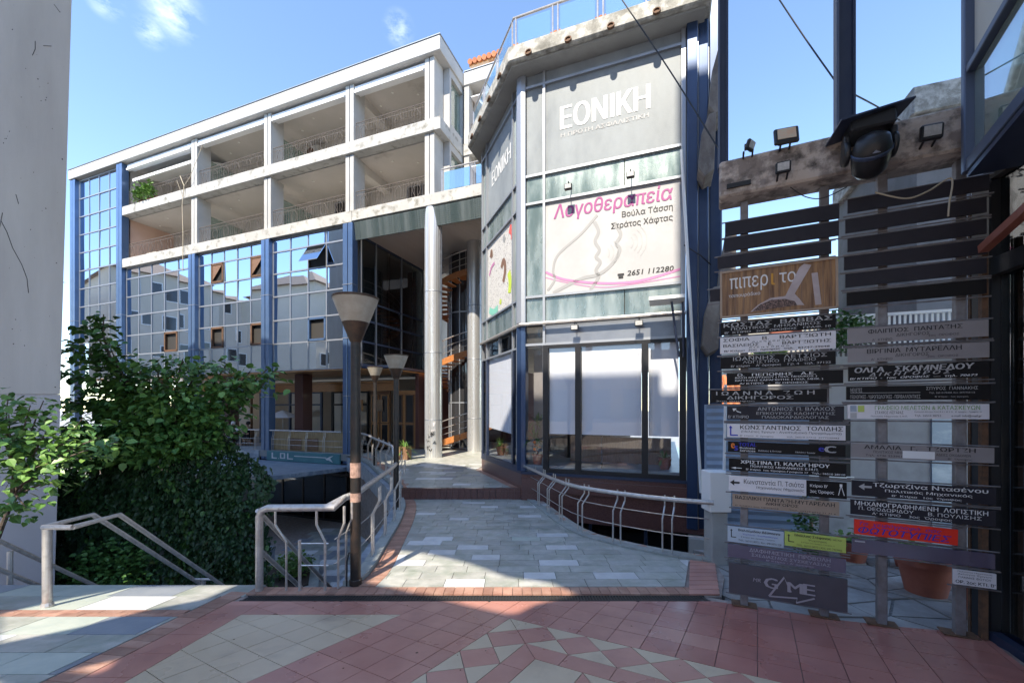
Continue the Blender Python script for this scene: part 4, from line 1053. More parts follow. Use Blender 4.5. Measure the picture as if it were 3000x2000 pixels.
def ribbon(mb, pts, w, y=.024, m=0):
    pts = [Vector((p[0], p[1])) for p in pts]
    for k in range(len(pts) - 1):
        ws = []
        for j in (k, k + 1):
            t = (pts[min(j + 1, len(pts) - 1)] - pts[max(j - 1, 0)]).normalized(); ww = w[j] if isinstance(w, list) else w
            ws.append((pts[j] + Vector((-t.y, t.x)) * ww, pts[j] - Vector((-t.y, t.x)) * ww))
        (a, b), (c, d) = ws; mb.poly([(b.x, y, b.y), (d.x, y, d.y), (c.x, y, c.y), (a.x, y, a.y)], m)
def curve(ps, n=8):     # Catmull-Rom through points
    o = []; P_ = [ps[0]] + list(ps) + [ps[-1]]
    for k in range(1, len(P_) - 2):
        a, b, c, d = (Vector(p) for p in P_[k - 1:k + 3])
        for j in range(n):
            t = j / n; o.append(.5 * ((2 * b) + (-a + c) * t + (2 * a - 5 * b + 4 * c - d) * t * t + (-a + 3 * b - 3 * c + d) * t ** 3))
    return o + [Vector(ps[-1])]
mb = MB()
ribbon(mb, curve([(1.92, 6.75), (1.52, 6.35), (.95, 5.92), (.82, 5.55), (.86, 5.3), (.68, 5.05)]), .03)
ribbon(mb, curve([(1.85, 6.6), (1.95, 6.35), (1.87, 6.12), (1.97, 5.9), (1.89, 5.74), (1.99, 5.6), (1.89, 5.42), (1.95, 5.25), (1.79, 5.0), (1.75, 4.96)]), .04)
ribbon(mb, curve([(2.33, 6.5), (2.47, 6.2), (2.37, 6.0), (2.45, 5.85), (2.35, 5.62), (2.15, 5.42), (1.92, 5.3), (1.57, 5.26), (1.17, 5.12), (.82, 4.97)]), .04)
ob('head_outline', mb, M['greyink'], gb)
mb = MB()
for r in (.14, .24, .34): ribbon(mb, [(2.07 + r * math.cos(a), 5.8 + r * 1.1 * math.sin(a)) for a in [R(-45 + 10 * k) for k in range(10)]], .008)
for r in (.18, .28, .38, .48): ribbon(mb, [(2.58 + r * math.cos(a), 5.98 + r * math.sin(a)) for a in [R(-45 + 10 * k) for k in range(10)]], .008)
ob('sound_waves', mb, M['paleink'], gb)
mb = MB(); ribbon(mb, curve([(.63, 5.52), (1.05, 5.3), (1.7, 5.14), (2.4, 5.05), (3.0, 5.06), (3.78, 5.22)]), .03); ribbon(mb, curve([(.63, 5.38), (1.3, 5.16), (2.2, 4.98), (3.78, 5.06)]), .012, .0255); ob('pink_swoosh', mb, M['pinkline'], gb)
# doodle print on the slanted side
rnd = random.Random(5)
for k, (mn, pts, wd) in enumerate((('pcol2', [(-1.6, 6.2), (-1.45, 6.35), (-1.3, 6.2), (-1.32, 5.95), (-1.45, 5.75)], .09), ('pcol1', [(-.95, 7.1), (-.75, 6.95), (-.7, 6.75)], .12), ('pcol3', [(-1.0, 5.9), (-.9, 5.6), (-.95, 5.3)], .11), ('pcol4', [(-2.7, 5.2), (-2.3, 5.05), (-1.9, 5.1)], .1), ('pinkline', [(-2.7, 6.3), (-2.5, 6.5), (-2.2, 6.55)], .05), ('pcol2', [(-2.6, 6.85), (-2.5, 7.0), (-2.45, 6.8)], .08), ('pcol3', [(-1.75, 5.25), (-1.6, 5.2)], .07), ('greyink', [(-1.45, 7.05), (-1.3, 6.9)], .08))):
    mb = MB(CH); ribbon(mb, curve(pts, 5), wd, .022); ob('doodle', mb, M[mn], gb)
# floodlights clamped to the front
def flood(parent, x, y, z, s=1, up=False):
    f = ob('floodlight', MB().box(x - .09 * s, y - .05, z, x + .09 * s, y + .05, z + .13 * s), M['black'], parent, bevel=.01)
    ob('lens', MB().box(x - .075 * s, y - .056, z + .015, x + .075 * s, y - .051, z + .115 * s), M['ledgrey'], f); ob('bracket', MB().tube([(x, .0, z + (.2 if not up else -.08)), (x, y, z + (.2 if not up else -.08)), (x, y, z + .05)], .012, 5), M['black'], f)
for x in (1.28, 2.72): flood(gb, x, -.30, 7.32)
for x in (1.42, 2.9): flood(gb, x, -.22, 3.95)
# blue side columns with weathered board ends at the right corner
sc = thing('blue_column_bundle', 'dark blue columns with weathered board ends at the right corner of the glass building', 'column', (.258, 10.56, ZU), ROT)
for i, (x0, x1, y0, z0) in enumerate(((XR + .02, XR + .24, -.12, -.6), (XR + .26, XR + .46, -.02, -.6), (XR + .5, XR + .74, .15, -3))):
    bx('column', sc, M['navyblue'], x0, y0, z0, x1, y0 + .4, 12.6, bevel=.015); bx('light_strip', sc, M['alu'], x1 + .003, y0 + .05, z0, x1 + .016, y0 + .1, 12.6)
for z0, z1, x in ((8.15, 9.6, XR + .42), (6.9, 8.2, XR + .22), (4.1, 5.9, XR + .6), (3.2, 4.6, XR + .3)):
    ob('board_end', MB().extr([(x, z0 + .2), (x + .12, z0), (x + .3, z0 + .1), (x + .34, z1), (x + .2, z1 - .02), (x + .06, z0 + .9)], -.6, .1), M['slategrey'], sc, bevel=.015)
ob('awning_pole', MB().tube([(XR - .1, -.42, 7.65), (XR + .28, -.5, .3)], .032, 8), M['white_paint'], sc)
ob('cable_loop', MB().tube([(XR - .05, -.4, 5.6), (XR + .3, -.3, 5.35), (XR + .5, -.1, 5.2)], .012, 5), M['cable'], sc)
# white parasol seen as an edge beside the right window
ob('bracket_awning', MB().prism([(XR - .75, -.9), (XR - .05, -.9), (XR - .05, -.35), (XR - .75, -.35)], 4.35, 4.42), M['white_paint'], gb); ob('bracket_arm', MB().tube([(XR - .3, -.6, 4.35), (XR - .15, -.3, 3.2)], .025, 6), M['navy'], gb); ob('bracket_arm', MB().tube([(XR - .08, -.5, 4.35), (XR - .05, -.3, 3.2)], .025, 6), M['navy'], gb)
# basement front below the plinth
bf = thing('basement_front', 'dark basement front with pale shelves under the glass building behind the right hand railing', 'shop front', (.258, 10.56, ZU), ROT)
bx('rear_wall', bf, M['dark'], .0, 1.6, -3.1, 4.6, 1.7, -.32); bx('lintel', bf, M['granite'], .05, -.02, -.72, 4.4, .2, -.315); bx('side_pier', bf, M['granite'], .03, .0, -3.1, .35, .4, -.725)
for x0, x1, z0, z1 in ((.6, 1.5, -1.45, -.95), (1.9, 3.9, -1.3, -.9), (1.9, 2.4, -1.9, -1.4)): bx('display_box', bf, M['signgrey'], x0, .3, z0, x1, .6, z1)
for x in (.36, 1.7, 3.0, 4.2): bx('mullion', bf, M['navy'], x, .1, -3.1, x + .07, .17, -.73)
for a, b in ((.44, 1.69), (1.78, 2.99), (3.08, 4.19)): bx('pane', bf, M['dglass'], a, .13, -3.1, b, .14, -.75)
bx('post_box', bf, M['white_in'], 3.95, -.3, -3.1, 4.25, .05, -.75)

# yucca and flowers behind the corner strip of glass
def spiky(name, label, loc, h, n, L, m='leaf', stems=1, cat='plant', flower=False, group=None, trunk=True):
    t = thing(name, label, cat, loc, 0, group)
    sp = MB(); fo = MB()
    for s in range(stems):
        bx_, by_ = random.uniform(-.06, .06) * (s > 0), random.uniform(-.06, .06); hh = h * (1 - .35 * s)
        if trunk: sp.tube([(bx_, by_, .1), (bx_ * 1.6, by_, hh)], [.025, .018], 6)
        for k in range(n):
            a = random.uniform(0, 6.28); e = random.uniform(-.5, 1.3); d = Vector((math.cos(a) * math.cos(e), math.sin(a) * math.cos(e), math.sin(e)))
            p = Vector((bx_ * 1.6, by_, hh)); sd_ = d.cross(Vector((0, 0, 1))).normalized() * .018; l = L * random.uniform(.7, 1.1)
            mid = p + d * l * .6; tip = p + d * l - Vector((0, 0, l * .22))
            fo.poly([p - sd_, p + sd_, mid + sd_, mid - sd_]); fo.poly([mid - sd_, mid + sd_, tip])
    if trunk: ob('stem', sp, M['bark'], t)
    ob('leaves', fo, M[m], t)
    ob('pot', MB().lathe([(.1, 0), (.14, .22), (.15, .22), (.15, .26), (.12, .26)], 14), M['terra'], t, True)
    if flower:
        mb = MB()
        for k in range(14): leafmesh(mb, (random.gauss(-.06, .05), random.gauss(-.1, .05), .45 + random.gauss(0, .08)), .1)
        ob('flower', mb, M['flower'], t)
    return t
def gl_(x, y, z): return Vector((.258, 10.56, ZU)) + Vector((EX.x * x + EY.x * y, EX.y * x + EY.y * y, z))
spiky('yucca', 'tall yucca with spiky head and orange flowers behind the corner window strip', gl_(.34, .25, .62), 1.05, 46, .42, stems=2, flower=True)
spiky('window_plant', 'small green plant in the lower right shop window', gl_(3.45, .5, .62), .25, 40, .3, 'leaf2', trunk=False)
spiky('potted_plant', 'spiky plant in a brown pot left of the front steel column', Vector((-4.35, 16.6, ZU)), .35, 60, .6, 'leaf2', trunk=False)
pbx = tag(ob('plant_box', MB().box(-4.75, 16.4, ZU, -4.15, 16.9, ZU + .5), M['wood_dark']), 'brown planter box by the portico shop front', 'planter')
spiky('window_plant', 'green plant with red pot behind the slanted side window', gl_(-1.3, 1.75, .62), .2, 50, .35, 'leaf', trunk=False)

# ------------------------------------------------------------------ railings of walkway and stairs
def rail_path(pl, zfun): return [Vector((p[0], p[1], zfun(p[1]))) for p in pl]
lr = thing('walkway_railing', 'long steel railing with bent bars curving along the left side of the walkway', 'railing', (0, 0, 0))
pth = [Vector((-2.98, 4.86, zf(4.86))), Vector((-2.5, 4.86, zf(4.86))), Vector((-2.12, 4.88, zf(4.86)))]
pth2 = rail_path(offs(LE, -.05), lambda y: zw(y) + .05)
pth3 = rail_path(offs(UPL, -.05), lambda y: ZU + .05)
barrail(lr, [pth[-1]] + pth2[1:] , 1.0, 1.05, lean=-.1, r=.042, rb=.016, pair=.12, wires=(.33, .62), start=.12)
barrail(lr, [pth2[-1] + Vector((0, 0, .0)), *pth3[1:]], 1.0, .95, lean=-.1, r=.036, rb=.014, pair=.16, wires=(.33, .62), start=.2)
hz = 1.0; b0, b1 = Vector((-3.0, 4.86, zf(4.86))), pth[-1]
t0, t1 = b0 + Vector((0, 0, hz)), b1 + Vector((.0, .0, hz))
ob('end_post', MB().tube([b0, b0 + Vector((0, 0, hz - .1)), b0 + Vector((.03, 0, hz - .03)), b0 + Vector((.1, 0, hz)), t1 + Vector((0, 0, 0)), pth2[1] + Vector((-.1, 0, 1.0))], .043, 10), M['tubesteel'], lr, True)
for x, r_, ln in ((.32, .013, 1), (.48, .02, 0), (.78, .016, 1)):
    p = b0 + Vector((x, 0, 0))
    ob('baluster', MB().tube([p, p + Vector((0, 0, .6)), p + Vector((-.13 * ln if x < .7 else -.1, 0, .8)), p + Vector((-.13 * ln if x < .7 else -.1, 0, 1.0))] if ln else [p, p + Vector((0, 0, .62))], r_, 6), M['tubesteel'], lr)
for f in (.32, .58): ob('wire', MB().tube([b0 + Vector((.48, 0, f)), b0 + Vector((.82, 0, f))], .009, 5), M['tubesteel'], lr)
rr = thing('walkway_railing', 'steel railing sweeping along the right side of the walkway below the shop windows', 'railing', (0, 0, 0))
pr_ = rail_path(offs(RE[::-1], -.08), lambda y: zw(y) + .03)
barrail(rr, pr_, .84, .82, lean=.14, r=.034, rb=.014, pair=.14, wires=(.35, .68), start=.12)
pier = thing('end_pier', 'rough concrete pier with a white box on top ending the right hand railing', 'pier', (2.96, 5.92, zw(5.9) - 1.2))
ob('shaft', MB().box(-.12, -.12, 0, .1, .14, 1.92), M['conc'], pier, bevel=.01); ob('white_box', MB().box(-.17, -.16, 1.93, .13, .12, 2.5), M['white_paint'], pier, bevel=.01)
# stair handrails
def stair_rail(label, x, hs, double=None, flat=True):
    t = thing('stair_handrail', label, 'handrail', (0, 0, 0)); zt = zf(5.15)
    def line(xx, h, y0=4.38):
        pts = []
        if flat: pts += [(xx - .1 * (xx < -4.8 and False), y0, zf(4.385) + h), (xx, 4.9, zf(4.385) + h)]
        else: pts += [(xx, 4.92, zt + h + .04)]
        return pts + [(xx, 8.0, zf(4.385) + h - .92 * 3.1)]
    for xx, h in hs: ob('rail', MB().tube(line(xx, h), .028, 8), M['tubesteel'], t, True)
    return t
c = stair_rail('double steel handrail with one upright post descending the middle of the stairs', -5.0, ((-5.02, .854), (-4.70, .854)))
ob('cross_bar', MB().tube([(-5.02, 4.38, zf(4.385) + .854), (-4.70, 4.38, zf(4.385) + .854)], .028, 8), M['tubesteel'], c, True)
ob('post', MB().tube([(-4.98, 4.385, zf(4.385)), (-4.98, 4.385, zf(4.385) + .84)], .04, 10), M['tubesteel'], c, True); ob('post_collar', MB().lathe([(.055, 0), (.055, .02), (.045, .05)], 12, (-4.98, 4.385, zf(4.385))), M['tubesteel'], c)
ob('cross_bar', MB().tube([(-5.02, 6.45, -.92 * 1.55 + zf(4.385) + .854), (-4.70, 6.45, -.92 * 1.55 + zf(4.385) + .854)], .02, 8), M['tubesteel'], c)
for yy in (6.45, 7.9): ob('post', MB().tube([(-4.86, yy, zf(4.385) + .854 - .92 * (yy - 4.9)), (-4.86, yy, zf(4.385) - .1 - .92 * (yy - 4.9))], .03, 8), M['tubesteel'], c)
c = stair_rail('pair of steel wall handrails one above the other at the left of the stairs', -6.5, ((-6.5, .74), (-6.5, .38)), flat=False)
for yy in (5.3, 6.6): ob('post', MB().tube([(-6.5, yy, zf(5.15) + .72 - .92 * (yy - 4.92)), (-6.5, yy, zf(5.15) - .12 - .92 * (yy - 4.92))], .028, 8), M['tubesteel'], c)
c = stair_rail('pair of steel handrails running down from the end post of the walkway railing', -3.06, ((-3.06, .95), (-3.06, .5)), flat=False)

# ------------------------------------------------------------------ street lamps
def lamp(label, x, y, z, first=None):
    if first is not None:
        t = copy_tree(first); t.location = (x, y, z); t['label'] = label; return t
    t = thing('street_lamp', label, 'street lamp', (x, y, z), 0, 'funnel lamps along the walkway')
    ob('post', MB().lathe([(.075, 0), (.075, .06), (.062, .07), (.062, 2.2), (.058, 2.25), (.058, 3.0)], 16), M['lampblack'], t, True)
    ob('collar', MB().lathe([(.06, 2.98), (.07, 3.0), (.16, 3.22), (.157, 3.225)], 24), M['bronze'], t, True)
    sh = ob('lamp_shade', MB().lathe([(.158, 3.222), (.262, 3.49), (.268, 3.52), (.255, 3.525)], 32), M['lampshade'], t, True)
    ob('lamp_rim', MB().lathe([(.272, 3.505), (.276, 3.53), (.262, 3.535)], 32, close=False), M['bronze'], t)
    return t
l1 = lamp('nearest dark street lamp with a funnel shaped shade and torn stickers on its post', -1.93, 5.05, zw(5.05))
ob('sticker', MB().lathe([(.0635, 1.02), (.0635, 1.13)], 16, close=False), M['sticker'], l1); ob('sticker', MB().lathe([(.0633, 1.32), (.0633, 1.5)], 16, close=False), M['sticker'], l1); ob('wire_lead', MB().tube([(-.09, -.05, 0), (-.085, -.05, .3), (-.07, -.02, .4)], .01, 5), M['cable'], l1)
l2 = lamp('middle street lamp with funnel shade at the far end of the lower walkway', -2.66, 9.4, zw(9.4), l1)
for c in list(l2.children):
    if c.name.startswith(('sticker', 'wire')): bpy.data.objects.remove(c)
l3 = lamp('farthest and smallest street lamp with funnel shade near the portico', -4.85, 14.5, ZU, l2)
# ------------------------------------------------------------------ directory sign frames (right)
DX, DN = Vector((.899, -.438)), Vector((.438, .899)); BR = math.atan2(-.438, .899); B0 = Vector((2.477, 4.36)); BZ = -.533
def lx(u):
    r = (u - 1176) / FPX; Y = 5.569 / (1 + .488 * r); return (r * Y - B0.x) * DX.x + (Y - B0.y) * DX.y, Y
def lz(u, v): x, Y = lx(u); return EYE - (v - 935) / FPX * Y - BZ
sf_ = thing('sign_frame', 'steel frame of four rusty posts carrying the name signs under a peeling beam', 'sign frame', (B0.x, B0.y, BZ), BR)
px = [lx(1710)[0], lx(1896)[0], lx(2030)[0], lx(2212)[0]]
for i, x in enumerate(px):
    z0 = zf(B0.y + x * DX.y) - BZ
    p = ob('post', MB().box(x - .035, .03, z0, x + .035, .10, 4.34), M['post'], sf_, bevel=.004); ob('rust_plate', MB().box(x - .12, .0, z0 + .002, x + .12, .14, z0 + .014), M['rust'], p)
    ob('rust_side', MB().box(x + .0352, .032, z0 + .02, x + .0365, .098, 4.3), M['rust'], p)
ob('edge_post', MB().box(lx(2268)[0] - .02, .03, .1, lx(2268)[0] + .02, .09, 3.6), M['rust'], sf_)
x0, x1 = lx(1652)[0], lx(2240)[0]
bm_ = ob('beam', MB().box(x0, -.12, 4.36, x1 + .05, .22, 4.745), M['beam'], sf_, bevel=.02)
def sign(name, label, cat, u0, u1, q, bgm, texts=(), th=.018, group='name signs on the directory frames', y=-.012):
    """q: top/bottom picture heights at the left and the right edge"""
    xa, xb = lx(u0)[0], lx(u1)[0]; zt = (lz(u0, q[0]) + lz(u1, q[2])) / 2; zb = (lz(u0, q[1]) + lz(u1, q[3])) / 2
    t = thing(name, label, cat, (B0.x + DX.x * xa, B0.y + DX.y * xa, BZ + zb), BR, group); t.rotation_euler.y = R(random.gauss(0, .3))
    W, H = xb - xa, zt - zb
    ob('board', MB().box(0, y - th, 0, W, y, H), M[bgm] if isinstance(bgm, str) else bgm, t)
    by = {}
    for tx in texts:
        s, a, b, c, d, m = tx[:6]; k = by.setdefault(m, MB())
        bold = tx[6] if len(tx) > 6 else .012; sh = tx[7] if len(tx) > 7 else 0
        if callable(s): s(k, a * W, b * W, c * H, d * H, y - th - .002)
        else: put_text(k, s, a * W, b * W, c * H, d * H, y - th - .002, 0, bold, sh)
    for m, k in by.items(): stuff(ob('lettering', k, M[m], t))
    # the two thin rails the board is clipped to
    for z in (-.022, H + .012): ob('rail', MB().tube([(-.03, .0, z), (W + .04, .0, z)], .007, 6), M['post'], t)
    return t, W, H, y - th
def bar(k, x0, x1, z0, z1, y): k.box(x0, y, z0, x1, y + .001, z1)
def arrow_l(k, x0, x1, z0, z1, y):
    zm = (z0 + z1) / 2; h = (z1 - z0); k.extr([(x0, zm), (x0 + (x1 - x0) * .45, z1), (x0 + (x1 - x0) * .45, zm + h * .16), (x1, zm + h * .16), (x1, zm - h * .16), (x0 + (x1 - x0) * .45, zm - h * .16), (x0 + (x1 - x0) * .45, z0)][::-1], y, y + .001)
def arrow_u(k, x0, x1, z0, z1, y):  # up arrow with a foot to the right
    w_ = (x1 - x0); b = x0 + w_ * .25; t = w_ * .07
    k.box(b - t, y, z0, b + t, y + .001, z1 - w_ * .25).box(b - t, y, z0, x1, y + .0012, z0 + t * 2)
    k.extr([(b - w_ * .2, z1 - w_ * .3), (b + w_ * .2, z1 - w_ * .3), (b, z1)], y, y + .001)
def arrow_d(k, x0, x1, z0, z1, y): # arrow to the upper left with curved tail
    k.extr([(x0, z1), (x0 + (x1 - x0) * .5, z1), (x0 + (x1 - x0) * .15, z0 + (z1 - z0) * .35)][::-1], y, y + .001)
    k.extr([(x0 + (x1 - x0) * .3, z0 + (z1 - z0) * .8), (x0 + (x1 - x0) * .55, z0 + (z1 - z0) * .25), (x1, z0), (x1, z0 + (z1 - z0) * .18), (x0 + (x1 - x0) * .62, z0 + (z1 - z0) * .4)], y, y + .0011)
Wk, Ww, Kk = 'wink', 'wink_worn', 'ink'
# blank boards
for i, (u0, u1, q, lab) in enumerate((
    (1665, 1926, (512, 540, 472, 508), 'topmost blank dark board of the left sign frame'), (1663, 1925, (547, 576, 513, 547), 'second blank dark board of the left sign frame'),
    (1648, 1908, (590, 616, 560, 590), 'blank dark board directly above the wooden spoon sign, shifted to the left'), (1631, 1656, (667, 694, 665, 692), 'short dark board stub left of the wooden spoon sign'),
    (1945, 2268, (455, 485, 412, 448), 'topmost blank dark board of the right sign frame, hung with a loose cable'), (1940, 2262, (502, 530, 462, 500), 'second blank dark board of the right sign frame'),
    (1945, 2262, (545, 573, 512, 548), 'third blank dark board of the right sign frame'), (1937, 2264, (585, 617, 558, 590), 'fourth blank dark board of the right sign frame'),
    (1940, 2262, (627, 658, 600, 634), 'fifth blank dark board of the right sign frame'), (1943, 2262, (670, 700, 648, 680), 'lowest and blackest blank board of the right sign frame above the open gap'))):
    sign('blank_board', lab, 'sign board', u0, u1, q, 'signblack' if i == 9 else 'slatdark', group='blank boards on the directory frames')
# the printed tavern sign
t, W, H, y = sign('tavern_sign', 'wide sign printed with wooden planks, a scoop of peppercorns and white Greek lettering', 'sign', 1657, 1919, (627, 727, 600, 712), 'woodphoto', (
    ('πιπερ', .08, .43, .52, .85, Wk, .0), ('ι', .46, .49, .60, .85, 'orangeprint', .02), ('το', .53, .67, .62, .84, Wk, .0), ('τσιπουράδικο', .07, .36, .40, .50, Wk, .0)), th=.03)
mb = MB(); ye = y - .004
for k, xx in enumerate((.06, .13, .205, .27, .36, .44, .53, .62, .715, .79, .89, .95)): mb.box(W * xx, y - .0015, 0, W * xx + .004 + .003 * (k % 3), y - .0005, H)
ob('plank_print', mb, M['wood_dark'], t); mb = MB()
mb.extr([(W * .27, H * .06), (W * .34, H * .2), (W * .45, H * .32), (W * .58, H * .33), (W * .70, H * .9), (W * .74, H * .97), (W * .80, H * .92), (W * .66, H * .36), (W * .70, H * .24), (W * .74, H * .1), (W * .66, H * .12)][::-1], ye, ye + .002)
mb.extr([(W * .80, H * .75), (W * .85, H * .75), (W * .88, H * .08), (W * .83, H * .08)][::-1], ye, ye + .002); ob('spoon_print', mb, M['spoon'], t)
mb = MB(); mb.extr([(W * .29, H * .07), (W * .36, H * .2), (W * .46, H * .28), (W * .58, H * .27), (W * .66, H * .2), (W * .68, H * .11)][::-1], ye - .002, ye); ob('pepper_print', mb, M['pepper'], t)
mb = MB()
for a in ((-.012, -.012, W + .012, .008), (-.012, H - .008, W + .012, H + .012), (-.012, .0, .008, H), (W - .008, 0, W + .012, H)): mb.box(a[0], y - .012, a[1], a[2], y + .032, a[3])
ob('border', mb, M['signtan'], t)
